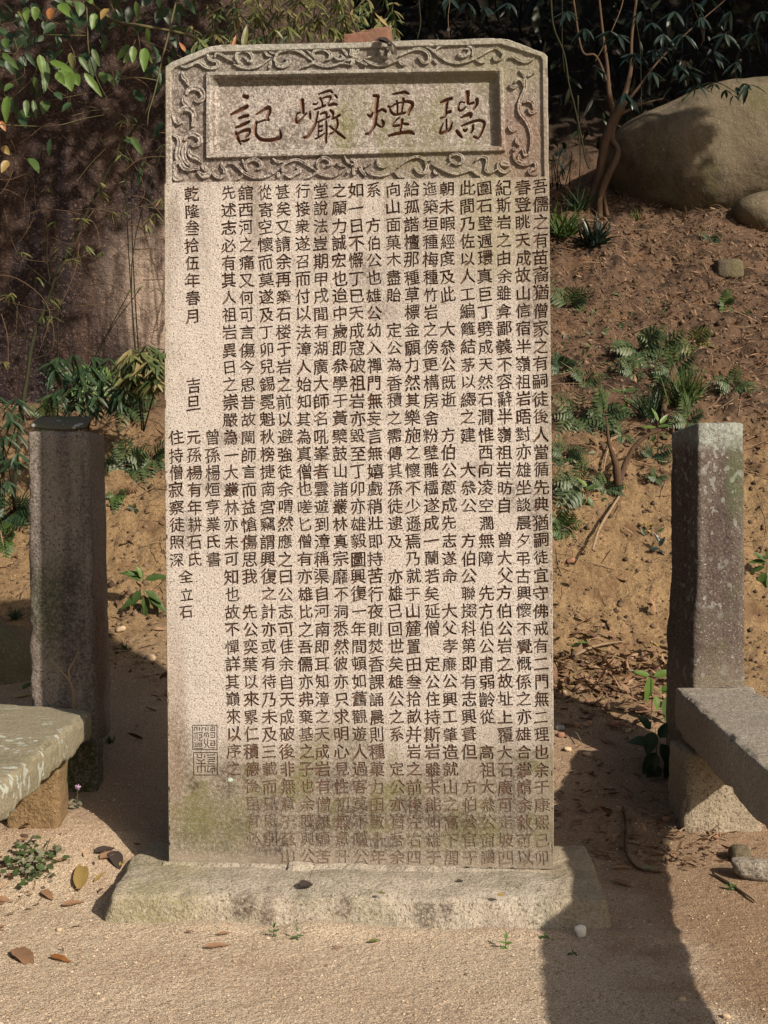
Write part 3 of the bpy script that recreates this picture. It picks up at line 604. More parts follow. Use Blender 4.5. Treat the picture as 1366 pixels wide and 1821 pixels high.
go = bpy.data.objects.new('glyphs', cu); COL.objects.link(go)
gme = bpy.data.meshes.new_from_object(go.evaluated_get(bpy.context.evaluated_depsgraph_get()))
bpy.data.objects.remove(go)
gv = np.array([v.co[:2] for v in gme.vertices]); ge = [tuple(e.vertices) for e in gme.edges]
loops = []; cur = []
for a, b in ge:                         # edges come loop by loop; the last one closes the loop
    cur.append(a)
    if b < a: loops.append(cur); cur = []
ls = cu.space_line if hasattr(cu, 'space_line') else 1.0
G = {c_: [] for c_ in chars}
for lp in loops:
    P = gv[lp]; row = int(round((.38 - (P[:, 1].min() + P[:, 1].max()) / 2) / 1.0)); row = min(max(row, 0), len(chars) - 1)
    G[chars[row]].append(P + [-.5, row - .38])
bpy.data.meshes.remove(gme)
fV, fF, wV, wF = [], [], [], []; nf = nw = 0
def inside_eo(pt, lps):
    x, y = pt; c_ = False
    for P in lps:
        x1, y1 = P[:, 0], P[:, 1]; x2, y2 = np.roll(x1, -1), np.roll(y1, -1)
        k_ = ((y1 > y) != (y2 > y)); 
        if k_.any():
            xi = (x2[k_] - x1[k_]) * (y - y1[k_]) / (y2[k_] - y1[k_]) + x1[k_]; c_ ^= bool((xi > x).sum() % 2)
    return c_
def cutcell(corners, lps, depth, union=False):
    """corners: 4 (u,v); lps: closed loops in (u,v). Adds face with holes, walls, floor."""
    global nf, nw
    pts = [tuple(c_) for c_ in corners]; ed = [(0, 1), (1, 2), (2, 3), (3, 0)]
    for P in lps:
        b = len(pts); pts += [tuple(p) for p in P]; ed += [(b + i_, b + (i_ + 1) % len(P)) for i_ in range(len(P))]
    r_ = delaunay_2d_cdt([Vector(p) for p in pts], ed, [], 0, 1e-6)
    vs_ = np.array([tuple(v) for v in r_[0]]); tri = np.array([f_ for f_ in r_[2]])
    hole = []
    for t_ in tri:
        c_ = vs_[t_].mean(0)
        hole.append(any(inside_eo(c_, [P]) for P in lps) if union else inside_eo(c_, lps))
    hole = np.array(hole, bool)
    solid = tri[~hole]; fV.append(np.column_stack([vs_[:, 0], np.zeros(len(vs_)), vs_[:, 1]])); fF.append(solid + nf); nf += len(vs_)
    em = {}
    for t_ in tri[hole]:
        for a in range(3):
            e_ = (t_[a], t_[(a + 1) % 3]); em[e_] = em.get(e_, 0) + 1
    for (a, b) in em:
        if (b, a) in em: continue
        pa, pb = vs_[a], vs_[b]; wV.append(np.array([[pa[0], 0, pa[1]], [pb[0], 0, pb[1]], [pb[0], depth, pb[1]], [pa[0], depth, pa[1]]])); wF.append([nw, nw + 1, nw + 2, nw + 3]); nw += 4
    if hole.any():
        c_ = np.array(corners); wV.append(np.column_stack([c_[:, 0], np.full(4, depth), c_[:, 1]])); wF.append([nw, nw + 1, nw + 2, nw + 3]); nw += 4
rs = random.Random(3)
vtop = vb
def bound(c, r_):
    x, y = cellc(c, r_); u, v = loc(x, y); return [float(u), float(v)]
def corner(c, r_):
    p = bound(c, r_)
    if r_ < 0: p[1] = vb
    return p
def area(P): return .5 * np.sum(P[:, 0] * np.roll(P[:, 1], -1) - np.roll(P[:, 0], -1) * P[:, 1])
def fatten(lps, ph, wt=1.0):
    if not lps: return lps
    sg = np.sign(area(max(lps, key=lambda p: abs(area(p))))); out = []
    for P in lps:
        e = np.roll(P, -1, 0) - P; e /= np.linalg.norm(e, axis=1)[:, None] + 1e-9; n_ = np.column_stack([e[:, 1], -e[:, 0]]) * sg
        m_ = n_ + np.roll(n_, 1, 0); l_ = np.linalg.norm(m_, axis=1)[:, None] + 1e-6; m_ = m_ / l_; k_ = np.clip(2 / l_, 1, 1.5)
        d = wt * (.008 + .011 * np.abs(m_[:, :1]) + .013 * vnoise(np.column_stack([P * 5, np.full(len(P), ph)]), 5)[:, None])
        Q = P + m_ * k_ * d
        if area(P) * sg < 0 and (area(Q) * sg >= 0 or abs(area(Q)) < .0006): continue
        out.append(Q)
    return out
def glyph(ch, cx_, cy_, size, depth):
    u0, v0 = loc(cx_, cy_); k_ = size / 690.0; out = []
    rot = rs.uniform(-.05, .05); sx_ = rs.uniform(.93, 1.03); sy_ = rs.uniform(.93, 1.04); slant = rs.uniform(.07, .13); a1 = rs.uniform(0, 6); dx = rs.uniform(-.9, .9) / 690; dy = rs.uniform(-.9, .9) / 690
    for P in fatten(G[ch], rs.uniform(0, 50), rs.uniform(.75, 1.3)):
        x = P[:, 0] * sx_; y = P[:, 1] * sy_
        y = y + slant * x - .05 * x * x; x = x - .03 * y + .012 * np.sin(5 * y + a1); y = y + .012 * np.sin(6 * x + a1 * 1.7)
        ww = 1.8 * vnoise(np.column_stack([x * 7 + a1, y * 7, x * 0 + a1]), 3)
        x2 = x * math.cos(rot) - y * math.sin(rot) + .008 * ww; y2 = x * math.sin(rot) + y * math.cos(rot) + .006 * ww
        out.append(np.column_stack([u0 + dx + x2 * k_, v0 + dy + y2 * k_]))
    return out
for c in range(1, 22):
    for r_ in range(ROWS):
        if c in (19, 20) and 30 <= r_ <= 33: continue
        if c in (20, 21) and 22 <= r_ <= 24: continue
        ro, rb = r_ - .5, r_ + .5
        if c in (16, 17, 18, 19, 20, 21) and False: pass
        cs = [corner(c + .5, rb), corner(c - .5, rb), corner(c - .5, ro), corner(c + .5, ro)]
        ch = T[c][r_] if r_ < len(T[c]) else '　'
        wear = float(sstep(29, 36, r_ + (c > 9) * .8)); dep = .0044 * (1 - .62 * wear)
        if ch == '　': cutcell(cs, [], dep); continue
        x, y = cellc(c, r_); cutcell(cs, glyph(ch, x, y, 28.6 + rs.uniform(-1.2, 1.2), dep), dep)
for k_, ch in enumerate('全立石'):
    r_ = 22 + k_; cs = [corner(21.5, r_ + .5), corner(19.5, r_ + .5), corner(19.5, r_ - .5), corner(21.5, r_ - .5)]
    cutcell(cs, glyph(ch, 331, cellc(20, r_)[1], 26, .004), .0042)
def seal(lines, w):
    out = []
    for L in lines:
        P = L2([(285 + a / 9.76, 1260 + b / 9.76) for a, b in L])
        for a, b in zip(P[:-1], P[1:]):
            t_ = b - a; l_ = np.linalg.norm(t_); t_ = t_ / (l_ + 1e-9); n_ = np.array([-t_[1], t_[0]]) * w / 2; a = a - t_ * w / 2; b = b + t_ * w / 2
            out.append(np.array([a - n_, b - n_, b + n_, a + n_]) + rs.uniform(-1e-5, 1e-5))
    return out
SEAL = [[(565,290),(985,290),(985,715),(565,715),(565,290)],[(580,765),(990,765),(990,1155),(580,1155),(580,765)],
 [(595,385),(595,325),(640,325),(640,385)],[(680,380),(680,325)],[(720,385),(735,335),(790,335),(790,385)],[(830,325),(830,385)],[(875,320),(945,320),(945,380),(875,380),(875,350),(915,350)],
 [(590,430),(735,418)],[(605,460),(605,555)],[(640,445),(640,540)],[(680,455),(720,455),(720,500),(675,510),(675,560),(720,560)],[(760,480),(770,430),(830,425),(840,490)],[(798,455),(798,490)],
 [(875,420),(945,420),(945,500),(875,500)],[(875,460),(915,460)],[(595,600),(720,600),(720,655),(595,660)],[(605,630),(695,630)],[(595,690),(740,690)],[(770,530),(770,600),(800,640),(772,680)],
 [(822,530),(822,640),(850,685)],[(875,560),(945,560),(945,640),(875,640),(875,600),(915,600)],[(875,680),(945,680)],
 [(650,800),(650,850),(720,850),(720,795)],[(778,800),(768,850)],[(640,885),(705,920),(768,885)],[(630,955),(780,955)],[(712,905),(712,1110)],[(650,1110),(650,1000),(780,1000),(780,1100)],
 [(815,810),(945,803)],[(825,850),(940,850),(940,882),(825,888)],[(825,922),(950,922)],[(832,960),(940,960)],[(825,1000),(950,1000)],[(825,1040),(825,1100),(860,1100)],[(880,1065),(880,1040),(940,1040),(940,1090)],[(905,1085),(905,1125)]]
cutcell([corner(20.5, 33.5), corner(18.5, 33.5), corner(18.5, 29.5), corner(20.5, 29.5)], seal(SEAL, .0023), .003, union=True)
# plain margins round the text grid (left, right, foot)
mgV = []; mgF = []; nmg = 0
def gridstrip(A, B, n_, m_, fall):
    """A, B: polylines (n,2) for the inner and the outer edge"""
    global nmg
    A = np.asarray(A); B = np.asarray(B); t = np.linspace(0, 1, m_)[None, :, None]
    P = A[:, None] * (1 - t) + B[:, None] * t; h = np.zeros(P.shape[:2])
    nn = fbm(np.stack([P[..., 0] * 70, P[..., 1] * 70, 0 * P[..., 0]], -1), 3, 12)
    tt = t[..., 0]; h = -(.0035 * sstep(.72, 1, tt) * (1 + .8 * nn)) - .009 * np.clip(nn - .22, 0, 1) * sstep(0, .3, tt) * fall
    V = np.stack([P[..., 0], -h, P[..., 1]], -1).reshape(-1, 3); n_ = len(A)
    i_, j_ = np.meshgrid(np.arange(n_ - 1), np.arange(m_ - 1), indexing='ij')
    mgV.append(V); mgF.append(np.stack([i_ * m_ + j_, (i_ + 1) * m_ + j_, (i_ + 1) * m_ + j_ + 1, i_ * m_ + j_ + 1], -1).reshape(-1, 4) + nmg); nmg += len(V)
def outline_u(v, side):
    P = OUT; c_ = []
    for a in range(len(P)):
        p, q2 = P[a], P[(a + 1) % len(P)]
        if (p[1] - v) * (q2[1] - v) <= 0 and abs(p[1] - q2[1]) > 1e-6: c_.append(p[0] + (q2[0] - p[0]) * (v - p[1]) / (q2[1] - p[1]))
    return min(c_) if side < 0 else max(c_)
rr_ = np.arange(-.5, 38.51, .1)
for side, c in ((-1, 21.5), (1, .5)):
    A = np.array([corner(c, r_) for r_ in rr_]); B = np.array([[outline_u(min(max(p[1], .012), 1.9), side), p[1]] for p in A])
    gridstrip(A, B, 0, 14, 1.0)
cc_ = np.arange(.5, 21.51, .1); A = np.array([corner(c, 38.5) for c in cc_])
A = np.vstack([[outline_u(.02, 1), A[0][1]], A, [outline_u(.02, -1), A[-1][1]]])
B = np.array([[a[0], np.interp(a[0], [OUT[0][0], L2([(640, 1541)])[0][0], OUT[-2][0]], [OUT[0][1], L2([(640, 1541)])[0][1], OUT[-2][1]])] for a in A]); gridstrip(A, B, 0, 10, .8)
mb = MB(); mb.add(np.concatenate(fV), np.concatenate(fF)); mb.add(np.concatenate(mgV), np.concatenate(mgF))
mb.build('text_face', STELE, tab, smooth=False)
mb = MB(); mb.add(np.concatenate(wV), np.array(wF)); mb.build('inscription', GRV, tab, smooth=False)

# ------------------------------------------------------------------ other stones
def stone_mat(name, a, b, dark=(.05, .035, .03), light=(.5, .47, .42), sp=1.0, streak=0.0, moss=0.0, lich=0.0, low=None, blobs=(), bumpd=1.0, fleck=160):
    m = M(name); S = m.sep()
    c = m.mix(m.noise(4, 5, .6), a, b); s1 = m.noise(fleck, 3, .75); s2 = m.noise(fleck * .45, 3, .75)
    c = m.mix(m.ramp(s1, .45, .37, 0, .85 * sp), c, dark); c = m.mix(m.ramp(s1, .60, .68, 0, .85 * sp), c, light)
    c = m.mix(m.ramp(s2, .42, .33, 0, .6 * sp), c, dark)
    fine = m.ramp(m.noise(110, 4, .8), .38, .6, .25, 1)
    if streak: c = m.mix(m.math('MULTIPLY', m.ramp(m.noise(13, 5, .6, m.map((1, 1, .10))), .48, .60, 0, streak), fine), c, dark)
    if moss: c = m.mix(m.math('MULTIPLY', m.ramp(m.noise(7, 5, .65, m.map(loc=(2, 5, 1))), .50, .62, 0, moss), fine), c, (.07, .085, .03))
    for (ax, cx, cz, rx, rz, col, amt) in blobs: c = m.mix(m.math('MULTIPLY', m.math('MULTIPLY', m.blob(cx, cz, rx, rz, .4, 9, ax), fine), amt), c, col)
    if lich: c = m.mix(m.math('MULTIPLY', m.ramp(m.noise(48, 1, .4, m.map((1, .8, .8), (7, 1, 4))), .60, .64, 0, lich), m.ramp(m.noise(5, 2), .45, .55)), c, (.42, .47, .43))
    if low: c = m.mix(m.math('MULTIPLY', m.ramp(m.math('ADD', S[2], m.math('MULTIPLY', m.noise(8, 4), .1)), low[0], low[1]), fine), c, low[2])
    nb = m.bump(s1, .003 * bumpd, .9); nb = m.bump(s2, .006 * bumpd, .8, nb); nb = m.bump(m.noise(30, 5, .7), .012 * bumpd, .7, nb)
    return m.fin(c, nb, .93)

# footing slab
fl = {'b': [(-.690, 3.13), (.546, 3.05), (.575, 3.60), (-.700, 3.62)], 't': [(-.664, 3.135), (.533, 3.075), (.557, 3.56), (-.682, 3.585)]}
def slabmap(U):
    u = (U[:, 0] / .625 + 1) / 2; v = (U[:, 1] / .235 + 1) / 2; w = (U[:, 2] / .15 + 1) / 2
    b_ = [np.array(p) for p in fl['b']]; t_ = [np.array(p) for p in fl['t']]
    def bl(c_): return (c_[0] * ((1 - u) * (1 - v))[:, None] + c_[1] * (u * (1 - v))[:, None] + c_[2] * (u * v)[:, None] + c_[3] * ((1 - u) * v)[:, None])
    k_ = sstep(.70, .97, w)[:, None]; xy = bl(b_) * (1 - k_) + bl(t_) * k_
    zt = .0845 + .004 * u; z = zt - (1 - w) * .30
    fr = sstep(.25, 0, v) * w; z = z - .012 * fr + .004 * fbm(U * 6, 3, 5)
    return np.column_stack([xy - [0, 3.33], z])
mb = MB(); block(mb, (1.25, .47, .30), .0085, .016, .0065, 16, 4, slabmap, chip=.010)
sm = stone_mat('footing_stone', (.31, .275, .22), (.41, .365, .30), (.10, .07, .05), (.60, .54, .46), sp=1.0, lich=0, moss=.4, streak=.28, blobs=[(0, -.55, .03, .16, .09, (.21, .19, .09), .7), (0, .50, .03, .10, .2, (.26, .2, .11), .6), (0, -.34, .045, .03, .03, (.06, .04, .03), .8), (0, -.28, .03, .02, .05, (.07, .045, .035), .75), (0, .10, .035, .035, .04, (.06, .045, .035), .8), (0, .15, .045, .02, .03, (.05, .035, .03), .8), (0, -.10, .05, .02, .03, (.09, .06, .045), .6)])
o = mb.build('footing_slab', sm); o.location = (0, 3.33, 0); tag(o, 'low rough granite slab under the tall carved tablet', 'plinth')
# mortar packed between tablet and footing
mb = MB(); rs2 = np.random.default_rng(3)
xs = np.linspace(-.50, .50, 150)
for a, b, hgt in ((-.50, -.17, .001), (-.17, .12, .008), (.12, .26, .005), (.26, .50, .001)):
    xx = np.linspace(a, b, int((b - a) / .006)); pr = []
    for x in xx:
        hh = hgt * (1 + .6 * float(vnoise([[x * 60, 1, 1]])[0])); pr.append([[x, -.004, hh * .8], [x, -.012 - 1.6 * hh, hh * .25 - .002], [x, -.022 - 2.2 * hh, -.010]])
    pr = np.array(pr); n_ = len(xx); i_, j_ = np.meshgrid(np.arange(n_ - 1), np.arange(2), indexing='ij')
    mb.add(pr.reshape(-1, 3), np.stack([i_ * 3 + j_, i_ * 3 + j_ + 1, (i_ + 1) * 3 + j_ + 1, (i_ + 1) * 3 + j_], -1).reshape(-1, 4))
mb.build('mortar_bead', sm, tab)

# left post
POST_L = stone_mat('post_stone_left', (.16, .14, .125), (.24, .21, .185), (.035, .025, .025), (.40, .36, .32), streak=.55, moss=.35, low=(.36, .16, (.035, .042, .016)),
    blobs=[(0, -.02, .60, .085, .16, (.035, .045, .02), .8), (0, .04, .55, .04, .25, (.035, .025, .04), .7), (1, -.02, .45, .09, .30, (.09, .035, .018), .75), (0, -.06, .10, .03, .06, (.05, .055, .03), .7)], fleck=150)
d0 = 3.85; xl, xr = -1.063, -.878; zt = 1.242; zb = .12
def lpost(U):
    w = U[:, 2] / (zt - zb) + .5; U = U.copy(); U[:, 0] += .018 * (1 - w); U[:, 0] *= 1 + .06 * (1 - w); U[:, 0] -= .055 * sstep(.21, .16, w + .3 * U[:, 0]) * (U[:, 0] > 0); U[:, 2] += (zt - zb) / 2
    U[:, 0] += .02 * np.clip(U[:, 1] / .12, -1, 1) * (1 - w) * 0; return U
mb = MB(); block(mb, (xr - xl, .225, zt - zb), .009, .009, .005, 16, 7, lpost, chip=.012)
# root scar on its face
post = mb.build('stone_post', POST_L); post.location = ((xl + xr) / 2, d0 + .112, zb)
tag(post, 'dark mossy square stone post at the left, a broken tile on its top', 'stone post', 'square stone posts beside the tablet')
mb = MB()
for L, r_ in (([(130, 1262), (131, 1235), (124, 1212), (110, 1195), (90, 1175)], [.006, .004, .002]), ([(124, 1212), (123, 1190), (132, 1175), (139, 1158)], [.004, .003, .003])):
    tube(mb, [Wp(a, b, d0 - .001) - np.array(post.location) for a, b in L], r_, 6, 5)
mb.build('root_scar', TWIG, post)
# right post (deep slab set edge on)
POST_R = stone_mat('post_stone_right', (.075, .062, .052), (.14, .115, .098), (.045, .028, .028), (.52, .47, .42), streak=.6, moss=.45, lich=.25, low=(.60, .38, (.19, .165, .12)),
    blobs=[(0, .0, 1.20, .13, .055, (.30, .34, .31), .8), (0, .045, 1.05, .04, .14, (.06, .085, .035), .8), (0, -.01, .85, .05, .22, (.035, .022, .022), .7), (0, -.1, .5, .035, .8, (.035, .022, .02), .6), (0, -.03, .6, .025, .4, (.05, .03, .028), .5)], fleck=150)
xl2, xr2, dR = .9875, 1.146, 4.10; zt2, zb2 = 1.287, .05
def rpost(U):
    w = U[:, 2] / (zt2 - zb2) + .5; U = U.copy(); U[:, 0] *= 1 + .10 * (1 - w); U[:, 0] += -.012 * sstep(.62, .45, w) * (U[:, 0] < 0); U[:, 2] += (zt2 - zb2) / 2; U[:, 2] -= (U[:, 1] + .1) * .12 * sstep(.9, 1, w); return U
mb = MB(); block(mb, (xr2 - xl2 + .006, .19, zt2 - zb2), .009, .010, .0035, 14, 17, rpost, chip=.006)
o = mb.build('stone_post', POST_R); o.location = ((xl2 + xr2) / 2 - .016, dR + .11, zb2); o.rotation_euler = (0, 0, R(15))
tag(o, 'square stone post at the right with grey lichen round its top', 'stone post', 'square stone posts beside the tablet')

# benches
def quadslab(name, tl, th, mat, lab, res=.009, seed=0, amp=.005):
    """seat slab from its four top corners (x, y, z): back-left, back-right, front-right, front-left"""
    T_ = [np.array(p, float) for p in tl]
    lx = np.linalg.norm(T_[1] - T_[0]); ly = np.linalg.norm(T_[3] - T_[0]); cen_ = sum(T_) / 4
    def fn(U):
        u = (U[:, 0] / lx + .5); v = (.5 - U[:, 1] / ly)
        xy = T_[0] * ((1 - u) * (1 - v))[:, None] + T_[1] * (u * (1 - v))[:, None] + T_[2] * (u * v)[:, None] + T_[3] * ((1 - u) * v)[:, None]
        return xy + np.array([0, 0, 1]) * (U[:, 2] - th / 2)[:, None] - [cen_[0], cen_[1], cen_[2] - th]
    mb = MB(); block(mb, (lx, ly, th), res, .007, amp, 11, seed, fn, chip=.014)
    o = mb.build(name, mat); return o, cen_
BL = stone_mat('bench_stone_left', (.20, .18, .125), (.28, .25, .175), (.10, .075, .045), (.42, .38, .28), sp=.8, lich=.7, moss=.35, blobs=[], fleck=150)
BR = stone_mat('bench_stone_right', (.20, .175, .145), (.28, .25, .21), (.06, .045, .04), (.55, .51, .46), sp=.9, lich=.15, moss=.2, blobs=[(0, .20, .10, .12, .6, (.13, .14, .035), .0)], fleck=150)
EARTHY = stone_mat('earthy_support', (.15, .10, .05), (.23, .155, .08), (.06, .04, .02), (.40, .32, .22), sp=.6, moss=.3, fleck=120)
lb = empty('stone_bench', (-1.0, 3.2, 0.1)); tag(lb, 'pale stone slab bench spotted with white lichen, left of the tablet', 'bench', 'stone slab benches')
zL = .42
o, c_ = quadslab('seat', [(-1.22, 3.87, zL + .012), (-.858, 3.80, zL), (-.79, 2.15, zL), (-1.15, 2.15, zL)], .088, BL, '', seed=3)
o.parent = lb; o.location = Vector((c_[0], c_[1], c_[2] - .088)) - lb.location
for (x, y, w, dpt) in ((-.965, 3.60, .15, .11), (-.95, 2.35, .2, .14)):
    mb = MB(); zz = float(gz(x, y)) - .12; hh = zL - .086 - zz
    block(mb, (w, dpt, hh), .010, .01, .008, 14, int(x * 50), None, chip=.012); p = mb.build('support', EARTHY, lb); p.location = Vector((x, y, zz + hh / 2)) - lb.location
mb = MB(); zz = .02; hh = zL - .10 - zz; block(mb, (.10, .10, hh), .010, .01, .006, 14, 8, None); p = mb.build('support', POST_L, lb); p.location = Vector((-.895, 3.86, zz + hh / 2)) - lb.location
rb_ = empty('stone_bench', (.95, 3.2, 0)); tag(rb_, 'grey stone slab bench with a green moss patch, right of the tablet', 'bench', 'stone slab benches')
zR = .425
o, c_ = quadslab('seat', [(.919, 4.085, zR + .021), (1.175, 4.12, zR + .021), (.935, 1.75, zR), (.765, 1.75, zR)], .135, BR, '', seed=9)
o.parent = rb_; o.location = Vector((c_[0], c_[1], c_[2] - .135)) - rb_.location
# moss mat on the seat
BM = M('moss'); mm = BM.noise(60, 5, .7); BM = BM.fin(BM.mix(mm, (.045, .05, .014), (.10, .10, .03)), BM.bump(mm, .01), 1)
mb = MB(); t_ = np.linspace(0, 2 * np.pi, 40, endpoint=False); rr2 = np.linspace(0, 1, 12)
A_, B_ = np.meshgrid(t_, rr2, indexing='ij'); rad = (.10 + .045 * vnoise(np.stack([np.cos(A_) * 3, np.sin(A_) * 3, 0 * A_], -1), 6)) * B_
X_ = 1.12 + rad * .5 * np.cos(A_); Y_ = 3.98 + rad * 1.9 * np.sin(A_); Z_ = zR + .004 + .006 * (1 - B_ ** 3) * (.6 + .4 * vnoise(np.stack([X_ * 120, Y_ * 120, 0 * X_], -1), 4)) - .012 * (B_ > .99)
i_, j_ = np.meshgrid(np.arange(40), np.arange(11), indexing='ij'); mb.add(np.stack([X_, Y_, Z_], -1).reshape(-1, 3), np.stack([i_ * 12 + j_, i_ * 12 + j_ + 1, ((i_ + 1) % 40) * 12 + j_ + 1, ((i_ + 1) % 40) * 12 + j_], -1).reshape(-1, 4)[:, ::-1])
o = mb.build('moss_patch', BM, rb_); o.location = -rb_.location
for (x0, x1, y, dpt, sd) in ((.878, 1.115, 3.80, .22, 2), (.80, .93, 1.9, .14, 5)):
    mb = MB(); zz = -.08; hh = zR - .133 - zz
    def fn(U, hh=hh): U = U.copy(); w = U[:, 2] / hh + .5; U[:, 0] *= .94 + .10 * (1 - w); return U
    block(mb, (x1 - x0, dpt, hh), .010, .01, .008, 13, sd, fn, chip=.01)
    p = mb.build('support', stone_mat('support_stone', (.24, .20, .145), (.33, .28, .21), (.09, .06, .04), (.48, .43, .35), fleck=150, moss=.2, low=(-.1, -.2, (.4, .3, .2))), rb_); p.location = Vector(((x0 + x1) / 2, y + dpt / 2, zz + hh / 2)) - rb_.location

# cliff boulder at the left, round boulder up the bank at the right
def ellip(name, cen_, rad, mat, nu=200, nv=140, amp=.12, sc=1.2, seed=0, sq=2.4, rot=0, fl=None):
    th = np.linspace(0, 2 * np.pi, nu, endpoint=False); ph = np.linspace(-np.pi / 2, np.pi / 2, nv); A_, B_ = np.meshgrid(th, ph, indexing='ij')
    def pw(v, e): return np.sign(v) * np.abs(v) ** e
    e = 2 / sq; X = pw(np.cos(B_), e) * pw(np.cos(A_), e); Y = pw(np.cos(B_), e) * pw(np.sin(A_), e); Z = pw(np.sin(B_), e)
    D = np.stack([X, Y, Z], -1); P = D * np.array(rad)
    nn = fbm(P * sc + seed * 3.3, 5, seed, .45); P = P * (1 + amp * nn[..., None] / np.array(rad).mean())
    c_, s_ = math.cos(rot), math.sin(rot); P = np.stack([P[..., 0] * c_ - P[..., 2] * s_, P[..., 1], P[..., 0] * s_ + P[..., 2] * c_], -1)
    if fl: P = fl(P)
    i_, j_ = np.meshgrid(np.arange(nu), np.arange(nv - 1), indexing='ij'); i2 = (i_ + 1) % nu
    mb = MB(); mb.add(P.reshape(-1, 3), np.stack([i_ * nv + j_, i2 * nv + j_, i2 * nv + j_ + 1, i_ * nv + j_ + 1], -1).reshape(-1, 4)); o = mb.build(name, mat); o.location = cen_; return o
m = M('cliff_rock'); S = m.sep()
st1 = m.noise(5.5, 5, .65, m.map((1, 1, .13))); st2 = m.noise(11, 5, .65, m.map((1, 1, .12), (4, 0, 0)))
c = m.mix(m.noise(2.2, 5, .6), (.042, .026, .021), (.085, .053, .041)); c = m.mix(m.ramp(st1, .46, .60, 0, .9), c, (.018, .013, .018)); c = m.mix(m.ramp(st2, .50, .62, 0, .7), c, (.025, .014, .012))
c = m.mix(m.ramp(m.noise(75, 4, .75), .54, .62, 0, .7), c, (.17, .115, .09)); c = m.mix(m.ramp(m.noise(60, 4, .75), .45, .36, 0, .7), c, (.025, .016, .014))
c = m.mix(m.math('MULTIPLY', m.blob(1.3, -.40, .42, .42, .3, 3, soft=.8), m.ramp(st2, .66, .50, .25, 1)), c, (.40, .31, .25))  # pale rock patch, with sunlight painted into its colour
nb = m.bump(m.noise(90, 4, .7), .016, .9); nb = m.bump(m.noise(14, 5, .65), .06, .8, nb)
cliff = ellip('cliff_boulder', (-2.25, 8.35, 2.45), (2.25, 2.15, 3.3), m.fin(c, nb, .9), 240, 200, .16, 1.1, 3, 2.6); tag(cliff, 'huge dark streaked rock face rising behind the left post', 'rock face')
m = M('boulder_rock')
c = m.mix(m.noise(2.6, 5, .6), (.082, .066, .042), (.155, .126, .084)); c = m.mix(m.ramp(m.noise(5, 5, .6, m.map((1, 1, .35))), .50, .66, 0, .7), c, (.085, .08, .035)); c = m.mix(m.ramp(m.noise(120, 4, .7), .55, .65, 0, .5), c, (.26, .21, .14)); c = m.mix(m.ramp(m.noise(90, 4, .7), .42, .34, 0, .6), c, (.09, .07, .04)); c = m.mix(m.ramp(m.noise(22, 5, .7), .62, .68, 0, .5), c, (.30, .28, .22)); c = m.mix(m.ramp(m.noise(3, 6, .75, m.map((1, 1, .5), (5, 5, 5))), .50, .60, 0, .7), c, (.07, .06, .045))
nb = m.bump(m.noise(120, 4, .7), .006, .8); nb = m.bump(m.noise(9, 5, .6), .05, .5, nb); BOULD = m.fin(c, nb, .85)
bo = Wp(1278, 285, 8.95)
o = ellip('boulder', tuple(bo), (.83, .62, .50), BOULD, 160, 110, .10, 1.6, 8, 2.3, rot=R(14)); tag(o, 'big smooth rounded boulder resting on the bank at upper right', 'boulder')
bo2 = Wp(1372, 385, 8.4); o = ellip('boulder', tuple(bo2), (.26, .25, .16), BOULD, 80, 60, .06, 3, 5, 2.6, rot=R(18)); tag(o, 'smaller grey rock tucked under the big rounded boulder', 'rock')
p = ghit(10, 1215); o = ellip('rock', (p[0] - .06, p[1] + .12, p[2] + .02), (.16, .14, .17), BOULD, 60, 44, .04, 6, 21, 2.5); tag(o, 'brown rounded rock at the left edge behind the bench', 'rock')
p = ghit(1295, 490); o = ellip('rock', (p[0], p[1], p[2] + .02), (.075, .06, .055), BOULD, 40, 30, .02, 9, 23, 7); tag(o, 'squarish brown stone lying on the upper bank below the boulder', 'rock')
p = ghit(1345, 1562); o = ellip('rock', (p[0] + .02, p[1], p[2] + .018), (.085, .04, .028), BR, 50, 40, .02, 14, 25, 3, rot=R(-8)); tag(o, 'flat grey broken stone lying under the right bench', 'rock')
p = ghit(1321, 1535); o = ellip('rock', (p[0], p[1] + .02, p[2] + .015), (.028, .025, .028), BOULD, 40, 30, .012, 30, 26, 3); tag(o, 'small tan lump of stone behind the flat broken stone', 'rock')
p = ghit(1033, 1668); WS = M('white_stone'); WS = WS.fin((.62, .60, .56)); o = ellip('pebble', (p[0], p[1], p[2] + .010), (.013, .010, .015), WS, 24, 18, .006, 60, 5, 3); tag(o, 'small white stone at the right end of the footing slab', 'pebble')

# brick and crumpled leaf on top of the tablet, tile on the left post
m = M('old_brick'); n1 = m.noise(60, 4, .7); c = m.mix(n1, (.145, .07, .048), (.22, .12, .085)); c = m.mix(m.ramp(m.noise(14, 4), .55, .7, 0, .6), c, (.14, .09, .06)); BRK = m.fin(c, m.bump(n1, .004), .95)
mb = MB(); bxs = 0.125
def bfn(U): U = U.copy(); U[:, 2] += .010 * U[:, 0] / .06 * 1.0; return U
block(mb, (bxs, .075, .055), .004, .004, .003, 40, 3, bfn, chip=.008)
o = mb.build('brick', BRK); yb = 3.33 + .075; zt_ = 2.168 + .016; q_ = Wp(655, 62, yb); o.location = (q_[0], yb, 2.230); o.rotation_euler = (0, 0, YAW); tag(o, 'broken red brick lying on top of the carved tablet', 'brick')
m = M('grey_tile'); n1 = m.noise(90, 4, .7); c = m.mix(n1, (.065, .062, .048), (.13, .12, .09)); c = m.mix(m.ramp(m.noise(18, 4), .55, .66, 0, .6), c, (.05, .07, .03)); c = m.mix(m.ramp(m.noise(35, 3), .62, .68, 0, .8), c, (.35, .38, .38)); TILE = m.fin(c, m.bump(n1, .002), .9)
